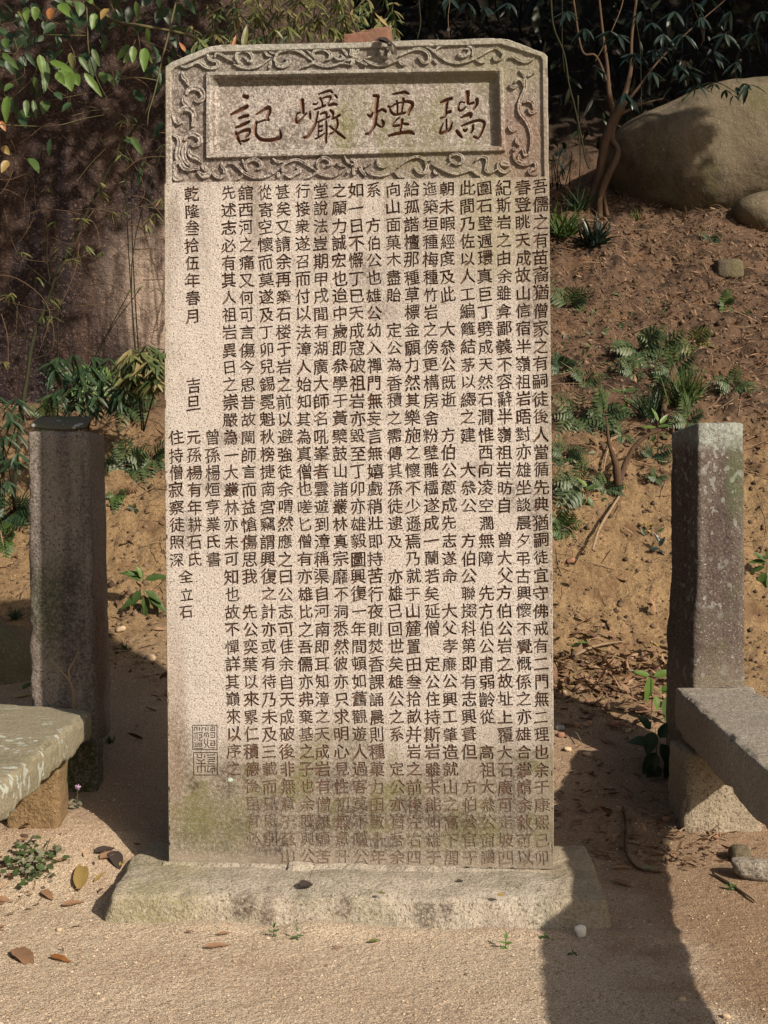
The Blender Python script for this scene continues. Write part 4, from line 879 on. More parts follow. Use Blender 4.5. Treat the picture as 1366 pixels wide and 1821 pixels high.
mb = MB(); nu_, nv_ = 30, 14; A_, B_ = np.meshgrid(np.linspace(-.5, .5, nu_), np.linspace(0, 1, nv_), indexing='ij')
w_ = .163; X_ = A_ * w_ + .004 * B_; 
low_ = .022 * np.abs(A_ - .05) ** 1.5 * (1 - B_); Y_ = B_ * .085; Z_ = low_ + .040 * B_ ** .8 + .0012 * vnoise(np.stack([A_ * 9, B_ * 7, 0 * A_], -1), 3)
edge_ = (A_ < -.38) * (.002)
for dz in (0, ):
    top = np.stack([X_, Y_, Z_ + .009], -1).reshape(-1, 3); bot = np.stack([X_, Y_ + .002, Z_ * 1.0], -1).reshape(-1, 3)
    V = np.concatenate([top, bot]); N_ = nu_ * nv_; i_, j_ = np.meshgrid(np.arange(nu_ - 1), np.arange(nv_ - 1), indexing='ij')
    q = np.stack([i_ * nv_ + j_, (i_ + 1) * nv_ + j_, (i_ + 1) * nv_ + j_ + 1, i_ * nv_ + j_ + 1], -1).reshape(-1, 4)
    rim = [a * nv_ for a in range(nu_)] + [(nu_ - 1) * nv_ + b for b in range(1, nv_)] + [a * nv_ + nv_ - 1 for a in range(nu_ - 2, -1, -1)] + [b for b in range(nv_ - 2, 0, -1)]
    rq = np.array([[rim[a], rim[a] + N_, rim[(a + 1) % len(rim)] + N_, rim[(a + 1) % len(rim)]] for a in range(len(rim))]); mb.add(V, np.concatenate([q, q[:, ::-1] + N_, rq]))
o = mb.build('roof_tile', TILE); q_ = Wp(104, 768, 3.87); o.location = (q_[0], 3.87, zt + .001); tag(o, 'broken grey curved roof tile resting on the left post', 'roof tile')

# ------------------------------------------------------------------ vegetation
LEAFMESH = {}
def leaf_data(kind, ratio, curl):
    key = (kind, ratio, curl)
    if key in LEAFMESH: return LEAFMESH[key]
    nu_, nv_ = 9, 5; t = np.linspace(0, 1, nu_); s = np.linspace(-1, 1, nv_); A_, B_ = np.meshgrid(t, s, indexing='ij')
    wdt = ratio / 2 * (np.sin(np.pi * np.clip(A_, 0, 1) ** .8) ** .75) * (1 - .25 * A_); wdt = np.maximum(wdt, .012)
    X = A_; Y = B_ * wdt; Z = .28 * np.abs(B_) * wdt - curl * A_ ** 2 + .015 * np.sin(A_ * 14) * np.abs(B_)
    i_, j_ = np.meshgrid(np.arange(nu_ - 1), np.arange(nv_ - 1), indexing='ij')
    b = MB(); b.add(np.stack([X, Y, Z], -1).reshape(-1, 3), np.stack([i_ * nv_ + j_, (i_ + 1) * nv_ + j_, (i_ + 1) * nv_ + j_ + 1, i_ * nv_ + j_ + 1], -1).reshape(-1, 4))
    o = b.build('leaf', LM[kind]); me = o.data; bpy.data.objects.remove(o); LEAFMESH[key] = me; return me
def leaf_obj(parent, base, tip, normal, kind='green', ratio=.45, curl=.12, name='leaf'):
    base = Vector(base); tip = Vector(tip); d = tip - base; Ln = d.length; x = d.normalized(); n_ = Vector(normal); y = n_.cross(x).normalized(); z = x.cross(y)
    o = bpy.data.objects.new(name, leaf_data(kind, ratio, curl)); COL.objects.link(o)
    Mx = Matrix((x, y, z)).transposed().to_4x4() @ Matrix.Diagonal((Ln, Ln, Ln, 1)); Mx.translation = base - (parent.location if parent else Vector())
    if parent: o.parent = parent
    o.matrix_local = Mx; return o

# hanging broadleaf shrub, top left
SH = empty('overhanging_shrub', tuple(Wp(150, 0, 5.2))); tag(SH, 'shrub with large green leaves hanging into the upper left corner before the rock', 'shrub')
cr = lambda a, b, d=5.2: Wp(a / 4.269, b / 4.269, d)
bm_ = MB()
stems = [([(650,-120),(655,20),(665,200),(670,350),(700,500),(760,650),(850,810)],[2.2,1.6,.9,.4]),([(780,-80),(830,0),(900,160),(990,310)],[1.2,.7,.4]),([(1370,-100),(1340,0),(1270,300),(1230,450),(1180,680),(1130,850),(1120,960)],[2.2,1.8,1.2,.6]),
 ([(-60,860),(0,810),(120,720),(250,590),(300,430)],[1.2,.9,.5]),([(100,430),(170,330),(250,275),(380,265),(650,270)],[.5,.7]),([(-50,930),(0,945),(300,960),(450,950),(640,900),(800,870)],[1.1,.9,.4]),
 ([(890,605),(1050,590),(1190,610)],[.9,1.1]),([(710,1600),(900,1580),(1080,1570),(1240,1590)],[.7,.5]),([(550,880),(700,840),(850,840),(960,900),(960,990),(880,1040),(740,1075)],[.5,.5]),
 ([(600,-60),(780,100),(900,170),(1100,200),(1366,250),(1500,300)],[3.6,3.0,2.4]),([(350,770),(500,740),(700,700)],[.4]),([(860,260),(880,500),(890,600)],[.35]),([(960,980),(910,1090),(880,1260)],[.5]),
 ([(800,1130),(700,1230),(580,1380)],[.4]),([(350,1290),(240,1400),(190,1500),(190,1600)],[.4]),([(650,250),(400,160),(250,60)],[.7,.4]),([(480,500),(380,470),(300,420)],[.5]),([(690,480),(560,430),(480,520)],[.5])]
for L, r_ in stems: tube(bm_, [cr(a, b, 5.2 + .1 * math.sin(a * .01)) - np.array(SH.location) for a, b in L], [x * 5.2 / F for x in r_], 5, 6)
bm_.build('branch', STEM, SH)
LFS = [(200,50,200,165,55),(270,50,265,150,75),(390,60,375,150,60,'orange'),(450,30,540,110,60),(600,10,610,110,70),(720,100,700,220,60),(820,65,760,130,50,'yellow'),(1030,10,1060,160,60),(1120,200,1125,350,50),(985,340,880,455,60),(1010,350,1010,475,65),(1100,365,1090,520,60),(1100,370,1165,475,30),
 (300,415,330,570,75),(340,460,350,680,70,'green'),(480,380,370,460,50,'green'),(380,465,560,540,60),(540,400,545,510,60,'olive'),(600,430,680,540,50),(480,520,540,670,110),(560,560,600,650,90),(430,550,490,640,60),(640,555,780,725,55),(700,370,760,500,60,'green'),(810,560,870,650,55,'green'),(780,550,790,630,45,'green'),
 (40,290,45,365,60),(10,400,140,520,60,'green'),(60,730,30,920,80),(200,760,200,870,40,'green'),(250,760,280,900,50),(350,770,330,850,60,'green'),(420,700,470,750,50,'dark'),(0,920,45,990,50,'orange'),(20,1110,70,1170,55,'yellow'),(60,1220,10,1300,60,'yellow'),(130,880,240,860,90,'green'),(100,640,30,680,60,'green'),(270,580,270,680,50,'green'),(540,780,470,840,50,'dark'),(130,90,180,150,50,'olive'),
 (420,180,330,240,70,'dark'),(500,150,560,260,70,'dark'),(330,160,360,250,60,'dark'),(150,430,200,500,70,'dark'),(60,450,100,560,80,'dark'),(220,1200,300,1290,60,'green'),(940,1060,1060,1100,40,'dark'),(1000,1040,1080,1170,30,'green'),(1010,400,940,470,50),(560,40,500,0,60,'green'),(690,30,640,-40,60)]
rl = random.Random(8)
for q in LFS:
    kd = q[5] if len(q) > 5 else rl.choice(['bright', 'bright', 'green']); dd = 5.2 + rl.uniform(-.12, .12)
    b_ = cr(q[0], q[1], dd); t_ = cr(q[2], q[3], dd + rl.uniform(-.05, .03)); Lp = math.hypot(q[2] - q[0], q[3] - q[1])
    leaf_obj(SH, b_, t_, (rl.uniform(-.3, .7), -1, rl.uniform(.2, .9)), kd, round(min(.75, max(.3, q[4] / Lp)), 1), rl.choice([.08, .18]))

bm_ = MB(); r9 = np.random.default_rng(6)
for k_ in range(46):
    a, q = r9.uniform(-60, 300), r9.uniform(20, 560); an = r9.normal(.5, .9); l_ = r9.uniform(50, 150); dd = r9.uniform(5.3, 5.9)
    P = [(a, q), (a + l_ * .4 * math.cos(an) + r9.normal(0, 8), q + l_ * .4 * math.sin(an) + r9.normal(0, 8)), (a + l_ * math.cos(an + .3), q + l_ * math.sin(an + .3)), (a + l_ * 1.3 * math.cos(an + .8), q + l_ * 1.3 * math.sin(an + .8))]
    tube(bm_, [Wp(x, y, dd) - np.array(SH.location) for x, y in P], [.0022, .0016, .0008], 4, 5)
bm_.build('fine_twigs', FTW, SH)
bm_ = MB(); n_ = 130; pp = np.array([Wp(r9.uniform(-40, 330), abs(r9.normal(0, 95)) - 20, r9.uniform(5.3, 5.8)) for _ in range(n_)]) - np.array(SH.location)
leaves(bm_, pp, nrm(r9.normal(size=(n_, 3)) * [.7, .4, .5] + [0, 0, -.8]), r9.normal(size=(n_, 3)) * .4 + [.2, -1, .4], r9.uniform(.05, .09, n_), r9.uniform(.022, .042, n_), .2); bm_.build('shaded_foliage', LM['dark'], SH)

def sprout(name, label, cat, px, py, hpx, leaves_, kind, L, ratio=.4, d=None, group=None, stemm=None):
    """leaves_: (dx, dy, ang) photo offsets of each leaf's base above the foot plus direction in the picture"""
    g = ghit(px, py) if d is None else Wp(px, py, d); s = g[1] / F; root = empty(name, tuple(g)); tag(root, label, cat, group)
    b = MB(); tube(b, [(0, 0, -.01), (.1 * hpx * s * .3, 0, hpx * s * .5), (0, 0, hpx * s)], [.9 * s, .5 * s], 5, 5)
    b.build('stem', stemm or STEM, root)
    for q in leaves_:
        dx, dy, ang = q[:3]; k2 = q[3] if len(q) > 3 else 1.0; kd = q[4] if len(q) > 4 else kind; f_ = rl.uniform(-.5, .4)
        base = g + np.array([dx * s, 0, dy * s]); D = np.array([math.cos(R(ang)), f_ * .6, math.sin(R(ang))]); tip = base + D * L * s * k2
        leaf_obj(root, base, tip, (rl.uniform(-.3, .3) + .3, -.7, .9), kd, ratio, .12)
    return root
sprout('leafy_sprout', 'green broadleaf seedling on the sunny earth between left post and tablet', 'plant', 254, 1095, 78,
 [(-2,60,150,1.0),(0,66,115,.7,'bright'),(4,62,12,1.3),(-4,44,-120,1.0),(4,42,-30,1.1),(-8,30,-150,1.1),(2,34,-80,1.1),(10,38,-60,1.2),(-4,70,170,1.2),(4,18,-95,.9),(12,30,-35,1.2),(-14,66,135,.6,'bright')], 'green', 34, .45)
sprout('leafy_sprout', 'bright young plant with pointed leaves between leaf litter and right post', 'plant', 1157, 1290, 95,
 [(-2,86,165,.9,'bright'),(6,84,20,1.0,'bright'),(-2,84,-95,1.3,'bright'),(14,60,0,1.0,'bright'),(8,52,-80,.8,'bright'),(26,48,-85,1.3,'green'),(20,60,25,.9,'bright')], 'bright', 36, .5)
sprout('leafy_sprout', 'shaded dark green plant with broad round leaves beside the right bench end', 'plant', 1165, 1385, 90,
 [(-8,85,130,.9),(-2,80,-110,1.1),(8,70,60,.8),(10,60,-70,1.3),(2,44,-120,1.2),(14,40,-40,1.1),(0,25,-100,1.2),(16,22,-70,1.2),(-10,62,175,1.0)], 'dark', 38, .7)
sprout('leafy_sprout', 'single stem with three upright green leaves low on the earth bank', 'plant', 1044, 900, 34, [(0,30,130,1.0,'bright'),(2,26,40,.8),(0,14,-60,1.0),(-2,10,-130,.9)], 'green', 24, .5)
sprout('leafy_sprout', 'leafy seedling poking out just above the left corner of the right post', 'plant', 1170, 790, 34, [(0,34,110,1.0,'bright'),(4,30,50,.9,'bright'),(0,24,10,1.0),(-4,22,170,1.0,'bright'),(6,14,-40,1.0),(-4,10,-120,.9)], 'green', 26, .4)
sprout('leafy_sprout', 'tiny yellow green seedling on the bare bank left of the right post', 'plant', 1150, 950, 12, [(0,12,150),(0,12,30),(0,8,90),(0,4,-150),(2,4,-30)], 'yellow', 14, .5)
sprout('leafy_sprout', 'small blue green seedling against the left side of the right post', 'plant', 1172, 990, 20, [(0,20,110),(0,14,60),(0,8,-40),(0,10,180)], 'blue', 20, .45)
sprout('leafy_sprout', 'pair of dark leaves of a seedling cut by the right edge of the view', 'plant', 1362, 1040, 40, [(0,40,140),(-2,30,-160),(0,20,-120,1.2),(0,44,60),(2,10,-80),(0,38,175,1.1)], 'green', 28, .5)
sprout('leafy_sprout', 'young plant with lobed leaves at middle of the hillside left of the grass', 'plant', 1110, 735, 36, [(0,36,20),(0,34,160),(0,24,-20),(2,20,-90,1.2,'bright'),(0,28,90,.8),(-4,14,-150)], 'green', 26, .45)
sprout('leafy_sprout', 'tiny green sprout in the gravel at the foot of the footing slab', 'plant', 899, 1688, 16, [(0,16,85,1.1,'bright'),(0,10,160),(0,8,20),(0,3,-30),(0,4,-150)], 'bright', 13, .5)
sprout('leafy_sprout', 'tiny dark sprout with twiggy base before the slab, left of centre', 'plant', 486, 1668, 14, [(0,16,70),(0,10,20),(0,6,-40),(0,8,150)], 'green', 12, .4)
sprout('leafy_sprout', 'tiny dark sprout before the slab, right beside the twiggy one', 'plant', 529, 1672, 12, [(0,14,95),(0,8,0),(0,6,180),(0,4,-50)], 'green', 12, .45)
sprout('leafy_sprout', 'star shaped green weed beside the flat stone under the right bench', 'plant', 1300, 1585, 6, [(0,5,150),(0,5,100),(0,5,30),(0,3,-20),(0,3,-160)], 'green', 13, .4)
for nm_, a, b, tx in (('x', 968, 1672, 'low green weed in the shade at the slab, left of the white stone'), ('x', 1018, 1700, 'low green weed in the shade in front of the white stone')):
    sprout('leafy_sprout', tx, 'plant', a, b, 3, [(0,2,160),(0,3,20),(4,2,-20),(-4,2,200),(0,4,90)], 'green', 8, .6)

def fern(label, px, py, n=7, L=60, kind='fern', seed=0, droop=.5, tall=.9, lean=0):
    n += 4; L *= 1.25
    g = ghit(px, py); s = g[1] / F; r2 = random.Random(seed); root = empty('fern', tuple(g)); tag(root, label, 'fern', 'ferns on the bank')
    b = MB(); sb = MB(); pr_ = r2.uniform(.2, .48); pl_ = r2.uniform(.24, .42)
    for k_ in range(n):
        az = r2.uniform(0, 2 * math.pi); l_ = L * s * r2.uniform(.45, 1.15); D = np.array([math.cos(az) + lean, -.45 + .2 * math.sin(az), math.sin(az) * .8 - .1]); D = D / np.linalg.norm(D)
        t = np.linspace(0, 1, 9)[:, None]; P = D * l_ * t * .9 + np.array([0, -.55, .8]) * l_ * (tall * .6 * t - .1 * t * t) + np.array([0, 0, -1]) * l_ * droop * .7 * t * t; tube(sb, P, [s * .45, s * .2], 3, 1)
        for q in range(2, 9):
            tt = q / 8; Tn = nrm(P[min(8, q)] - P[q - 1]); Sd = nrm(np.cross(Tn, [.15, -.85, .5])); Up = np.cross(Sd, Tn); ll = l_ * pl_ * math.sin(math.pi * (.12 + .84 * tt) ** .85) + l_ * .05
            for sg in (-1, 1): leaves(b, P[q] - (P[q] - P[q - 1]) * .3, nrm(Sd * sg + Tn * .55 - np.array([0, 0, .15])), Up, ll * r2.uniform(.8, 1.1), ll * pr_, .15 + .2 * r2.random())
        leaves(b, P[8], Tn, Up, l_ * .12, l_ * .05, .1)
    b.build('frond', LM[kind], root); sb.build('stalk', STEMD, root); return root
FN = [('grey green fern clump on the bank, highest of those beside the tablet edge', 1012, 550, 9, 44, 'fern'), ('small fern by the tablet edge at the middle of the bank', 998, 660, 7, 34, 'dark'),
 ('fern at the tablet edge just above the wide lacy clump', 1040, 680, 7, 34, 'fern'), ('wide lacy fern clump spreading from the tablet edge', 1025, 745, 13, 52, 'fern'), ('feathery fern right of the wide lacy clump', 1075, 745, 9, 44, 'fern'),
 ('bushy green fern high on the bank below the boulder', 1135, 625, 13, 50, 'fern'), ('pale fern beside the bushy green one on the bank', 1175, 625, 9, 44, 'fern'), ('dry olive fern right of the bushy green one', 1228, 612, 9, 40, 'olive'),
 ('fern hanging over the bank left of the tall grass', 1195, 665, 8, 42, 'fern'), ('small fern on the open slope left of the long grass', 1128, 665, 7, 34, 'fern'), ('fern on the right slope beyond the tall grass', 1303, 690, 7, 36, 'fern'),
 ('pale fern just above the left part of the right post', 1225, 752, 9, 42, 'fern'), ('dark fern low on the bank by the tablet edge', 1005, 815, 8, 44, 'fern'), ('broad fern low on the bank right of the tablet', 1035, 865, 12, 56, 'fern'),
 ('small fern above the bare root on the bank', 1108, 775, 6, 26, 'fern'), ('fern on the dark gap behind the dead stump', 1160, 815, 7, 34, 'dark'), ('tiny fern on the bare bank under the dead stump', 1168, 855, 5, 18, 'fern'),
 ('small fern at the tablet edge above the leaf litter', 1000, 945, 7, 34, 'green'), ('low fern at the lower tablet edge on the bank', 990, 920, 6, 28, 'fern'), ('tiny weed fern near the top of the bank', 1290, 545, 6, 26, 'green'), ('small fern below the big boulder', 1262, 425, 6, 24, 'dark'),
 ('fern right of the tablet in the middle of the earth bank', 1078, 870, 7, 30, 'fern')]
for k_, q in enumerate(FN): fern(q[0], q[1], q[2], q[3], q[4], q[5], k_ + 1)
for k_, q in enumerate([('green fern clump on the left bank right of the post', 232, 830, 12, 46, 'fern'), ('fern on the left bank close to the tablet edge', 272, 820, 8, 38, 'fern'), ('small dark fern beside the left post below the fern clump', 208, 880, 8, 30, 'green'),
 ('tiny weed on the ochre earth left of the tablet', 240, 912, 5, 14, 'dark'), ('bright green fern drooping from the foot of the rock face', 205, 700, 14, 66, 'bright'), ('lower bright fern drooping over the earth at the rock foot', 232, 722, 10, 50, 'fern'), ('low green fern behind the tile of the left post', 82, 745, 10, 38, 'green'), ('dark fern left of the left post', 22, 915, 12, 52, 'dark'), ('dark fern at the left edge beside the post', 8, 960, 9, 40, 'green'), ('dark fern in the shade at the foot of the rock', 125, 700, 10, 46, 'dark')]): fern(q[0], q[1], q[2], q[3], q[4], q[5], k_ + 60)

def tuft(label, px, py, n, L, kind, seed, w=.05, cat='grass tuft', spread=.5, d=None, name='grass_tuft', up=1.0):
    g = ghit(px, py) if d is None else Wp(px, py, d); s = g[1] / F; r2 = np.random.default_rng(seed); root = empty(name, tuple(g)); tag(root, label, cat)
    D = r2.normal(size=(n, 3)) * spread; D[:, 2] = up; D = nrm(D); Pb = r2.normal(size=(n, 3)) * L * s * .10; Pb[:, 2] = -.005
    b = MB(); leaves(b, Pb, D, np.cross(D, r2.normal(size=(n, 3))), L * s * r2.uniform(.6, 1.1, n), L * s * w, r2.uniform(.1, .7, n)); b.build('blade', LM[kind], root); return root
tuft('tall clump of long green grass on the right bank above the post', 1215, 725, 130, 78, 'green', 1, .035)
tuft('second clump of long drooping grass left of the tall green one', 1155, 745, 90, 62, 'dark', 2, .035)
tuft('small tuft of dark grass on the ochre earth left of the left post', 28, 1105, 50, 26, 'dark', 3, .08)
tuft('bamboo like grass at the tablet edge below the tree', 1000, 425, 70, 62, 'green', 4, .08, spread=.8)
tuft('spreading bamboo grass between tablet edge and tree foot', 1055, 440, 80, 56, 'blue', 5, .09, spread=.9)
tuft('thin grass at the foot of the tree trunks', 1030, 375, 50, 46, 'dark', 6, .07, spread=.8)
tuft('sparse grass under the boulder overhang', 1135, 392, 26, 26, 'olive', 7, .06)
tuft('dry straw tuft on the left bank by the tablet', 228, 880, 40, 26, 'dry', 8, .05)
tuft('tuft of dark stems by the left post', 222, 1160, 22, 20, 'dark', 9, .08)
tuft('small green tuft by the tablet edge beside the litter', 196, 1322, 20, 18, 'dark', 10, .12)

def whorls(mb, C, L, n, r2, down=.6, w=.16, curl=.25, fwd=.0):
    for c_ in C:
        az = r2.uniform(0, 6.28, n); D = np.column_stack([np.cos(az), np.sin(az) * .8 - fwd, r2.uniform(-1, .5, n) * .6 - down]); D = nrm(D)
        leaves(mb, np.repeat([c_], n, 0), D, np.column_stack([r2.normal(0, .3, n), np.full(n, -.6), np.full(n, 1.0)]), L * r2.uniform(.65, 1.15, n), L * w, r2.uniform(0, curl, n))
def bush(label, box, d0_, d1_, n, Lpx, kind, seed, nl=6, name='bamboo', cat='bamboo', down=.6, w=.16, stems_=8, foot=None, stemm=None):
    x0, y0, x1, y1 = box; r2 = np.random.default_rng(seed); dm = (d0_ + d1_) / 2; g = ghit((x0 + x1) / 2, min(y1 + 30, 1700)) if foot is None else np.array(foot); root = empty(name, tuple(g)); tag(root, label, cat)
    C = []; 
    for k_ in range(n):
        dd = r2.uniform(d0_, d1_); C.append(Wp(r2.uniform(x0, x1), r2.uniform(y0, y1), dd) - g)
    b = MB(); whorls(b, C, Lpx * dm / F, nl, r2, down, w); b.build('foliage', LM[kind], root)
    sb = MB()
    for k_ in range(stems_):
        c_ = C[k_ % len(C)]; mid = c_ * .5 + np.array([r2.normal(0, .05), r2.normal(0, .05), .1]); tube(sb, [[r2.normal(0, .04), r2.normal(0, .04), -.03], mid, c_], [.004, .0015], 4, 5)
    sb.build('stem', stemm or STEMD, root); return root
bush('olive bamboo with drooping leaves against the pale rock beside the tablet', (215, 612, 305, 680), 5.4, 5.75, 62, 44, 'bamboo', 1, 7, stems_=6)
bush('thin dark bamboo sprays at the foot of the rock face', (90, 630, 225, 730), 5.4, 5.75, 44, 42, 'dark', 2, 6, stems_=6)
bush('dark bamboo crowding the left edge behind the post', (-40, 700, 45, 860), 4.6, 5.2, 26, 40, 'dark', 3, 6)
bush('green and yellow bamboo grass behind the top left of the tablet', (330, -20, 470, 72), 5.6, 6.6, 46, 30, 'bamboo', 4, 6, foot=(-.75, 6.0, 2.2))
bush('dense olive bamboo leaves behind the top middle of the tablet', (450, -20, 610, 64), 5.4, 6.4, 62, 32, 'olive', 5, 6, foot=(-.4, 6.0, 2.3))
bush('green bamboo leaves behind the brick on the tablet', (590, -10, 705, 62), 5.4, 6.2, 44, 30, 'bamboo', 6, 6, foot=(-.1, 6.0, 2.3))
bush('sparse bamboo sprigs over the dark rock near the shrub', (20, 330, 280, 560), 5.5, 6.0, 15, 22, 'olive', 7, 4, foot=(-1.5, 5.9, 1.3), stems_=4)
bush('fine twiggy bamboo at the tablet edge above the rock', (200, 180, 292, 420), 5.4, 5.9, 14, 24, 'bamboo', 8, 4, foot=(-1.1, 5.9, 1.4), stems_=4)
bush('green sprig showing at the right edge of the tablet by the tree', (985, 265, 1003, 300), 5.5, 5.7, 3, 26, 'blue', 9, 5)
# broad upright leaves behind the top edge
root = empty('broadleaf_plant', (-.55, 4.2, 1.9)); tag(root, 'upright yellow green broad leaves rising behind the top of the tablet', 'plant')
for (a, b, c_, d_, kd, w_) in ((432, 84, 440, 42, 'olive', .3), (414, 84, 420, 62, 'orange', .3), (330, 92, 319, 74, 'orange', .4), (352, 90, 372, 66, 'green', .3), (372, 88, 352, 66, 'olive', .3), (340, 96, 352, 72, 'green', .3), (498, 80, 512, 62, 'dark', .3), (662, 60, 690, 30, 'olive', .3), (690, 48, 668, 22, 'yellow', .2)):
    leaf_obj(root, Wp(a, b, 4.2), Wp(c_, d_, 4.2), (.3, -1, .3), kd, w_, .1)
b = MB(); 
for a in (345, 400, 440, 500, 560): tube(b, [Wp(a, 100, 4.2) - np.array(root.location), Wp(a, 90, 4.2) - np.array(root.location), Wp(a + 2, 76, 4.2) - np.array(root.location)], [.003, .002], 4, 3)
b.build('stem', STEM, root)

# leaning dark stems across the rock
BST = empty('bamboo', tuple(ghit(26, 905))); tag(BST, 'long dark leaning bamboo stem crossing the rock face on the left', 'bamboo')
b = MB(); c5 = lambda a, q, d: Wp(a / 3.14, 420 + q / 3.14, d) - np.array(BST.location)
STEMD2 = STEMD; tube(b, [(0, 0, 0), c5(80, 1400, 5.2), c5(120, 1000, 5.4), c5(150, 800, 5.5), c5(180, 600, 5.55), c5(240, 430, 5.6), c5(300, 260, 5.6), c5(370, 100, 5.6), c5(480, -120, 5.6), c5(640, -430, 5.6), c5(860, -760, 5.6)], [.009, .009, .008, .007, .006, .005], 7, 6)
for L in ([(160, 570), (100, 420), (60, 300), (20, 180)], [(280, 270), (200, 200), (110, 130)], [(170, 560), (60, 560)], [(280, 280), (262, 100), (265, 0), (240, -180)]):
    tube(b, [c5(q[0], q[1], 5.55) for q in L], [.0025, .001], 4, 5)
b.build('stem', STEMD, BST)
b = MB(); r2 = np.random.default_rng(4); whorls(b, [c5(a, q, 5.55) for a, q in ((340, 60), (400, 130), (240, 450), (300, 450), (60, 330), (120, 90), (200, 230), (20, 700), (560, -300), (450, -100), (700, -560))], .055, 6, r2, .3, .15); b.build('foliage', LM['olive'], BST)

# tree on the bank at the right
TR = empty('tree', tuple(ghit(1062, 378))); tag(TR, 'small twin stemmed tree with hanging dark leaves before the boulder', 'tree')
t0 = np.array(TR.location); td = float(TR.location.y); b = MB(); W8 = lambda a, q, d=None: Wp(a, q, td if d is None else d) - t0; u = td / F
tube(b, [W8(1044, 392), W8(1052, 355), W8(1064, 320), W8(1070, 285), W8(1078, 245), W8(1092, 212), W8(1104, 190)], [9 * u, 8 * u, 7.5 * u, 8.5 * u, 9 * u, 9 * u], 10, 7, .18)
tube(b, [W8(1066, 392, td - .05), W8(1068, 350, td - .06), W8(1080, 315, td - .06), W8(1096, 282, td - .05), W8(1098, 265, td - .02), W8(1088, 248), W8(1090, 215)], [7.5 * u, 6.5 * u, 6 * u, 5.5 * u, 7 * u], 10, 7, .2)
tube(b, [W8(1080, 385, td - .08), W8(1077, 365, td - .08), W8(1072, 335, td - .06)], [4 * u, 3 * u], 7, 5, .2)
tube(b, [W8(1096, 215), W8(1084, 170), W8(1080, 120), W8(1070, 40), W8(1060, -60)], [7 * u, 4 * u, 2.6 * u, 1.6 * u], 8, 7, .15)
tube(b, [W8(1100, 200), W8(1112, 165), W8(1122, 120), W8(1124, 60), W8(1140, -60)], [7 * u, 4.5 * u, 3 * u, 2 * u], 8, 7, .15)
tube(b, [W8(1104, 195), W8(1140, 150), W8(1170, 110), W8(1220, 60), W8(1290, 0)], [3 * u, 1.8 * u, 1 * u], 7, 7, .15)
tube(b, [W8(1082, 150), W8(1060, 100), W8(1035, 90), W8(1020, 0)], [2.6 * u, 1.6 * u], 6, 6, .1)
tube(b, [W8(1100, 205), W8(1140, 186), W8(1180, 175)], [3 * u, 1.2 * u], 6, 6, .1)
b.build('trunk', BARK, TR)
r2 = np.random.default_rng(5)
CL = [(1118,170,7),(1112,165,6),(1165,88,7.2),(1180,84,7.2),(1205,115,7),(1222,118,7),(1225,128,7),(1160,128,7),(1100,62,7),(1085,55,7),(1248,30,7),(1290,60,6.9),(1235,5,7),(1200,20,7),(1140,20,7),(1040,50,7),(1010,20,7),(1310,110,6.9),(1340,60,6.9),(1355,20,6.9),(1180,60,7.3),(1270,90,7),(1300,20,7),(1060,120,7.4),(1160,40,7.3),(1215,60,7.3),(1130,95,7.2),(830,5,6.5),(860,12,6.5),(905,5,6.5),(800,-5,6.5),(1240,150,7.1),(1330,150,7.1),(1260,-5,7)]
P3 = [Wp(a, q, d_) - t0 for a, q, d_ in CL if d_ > 0]
b = MB(); whorls(b, P3, .115, 7, r2, .65, .2, .3)
P4 = []  # leaf clusters out of view toward the sun, added to shade the boulder
for _ in range(330):
    px_, py_ = r2.uniform(1040, 1270), r2.uniform(150, 330)
    if (px_ - 1040) / 230 + (py_ - 150) / 260 > 1.25 and r2.uniform() < .8: continue
    sd_ = r2.uniform(.7, 2.3); P4.append(Wp(px_, py_, 8.35) + sd_ * np.array([.95, -1, .87]))
P4 = [p for p in P4 if (p[2] - 1) > 915 * p[1] / F or p[0] > 700 * p[1] / F]
whorls(b, [p - t0 for p in P4], .12, 7, r2, .4, .26, .3)
b.build('foliage', LM['blue'], TR)
b = MB(); tube(b, [W8(1290, 0), W8(1350, -60), np.array([2.6, 7.6, 4.6]) - t0, np.array([3.2, 7.2, 5.0]) - t0], [2 * u, 2.5 * u, 2 * u], 7, 7, .15)
for p in P4[:24]: tube(b, [np.array([2.8, 7.5, 4.75]) - t0, (np.array([2.8, 7.5, 4.75]) + p) / 2 - t0 + [0, 0, .1], p - t0], [.012, .004], 5, 5)
b.build('bough', BARK, TR)
b = MB(); whorls(b, [Wp(a, q, 7.8) - t0 for a, q in ((1270,150),(1290,160),(1310,155),(1305,170),(1322,148))], .07, 5, r2, .6, .3, .3); tube(b, [Wp(1212, 180, 7.8) - t0, Wp(1240, 155, 7.8) - t0, Wp(1275, 147, 7.8) - t0, Wp(1310, 165, 7.8) - t0], [.004, .002], 4, 5); b.build('sprig', LM['dark'], TR)

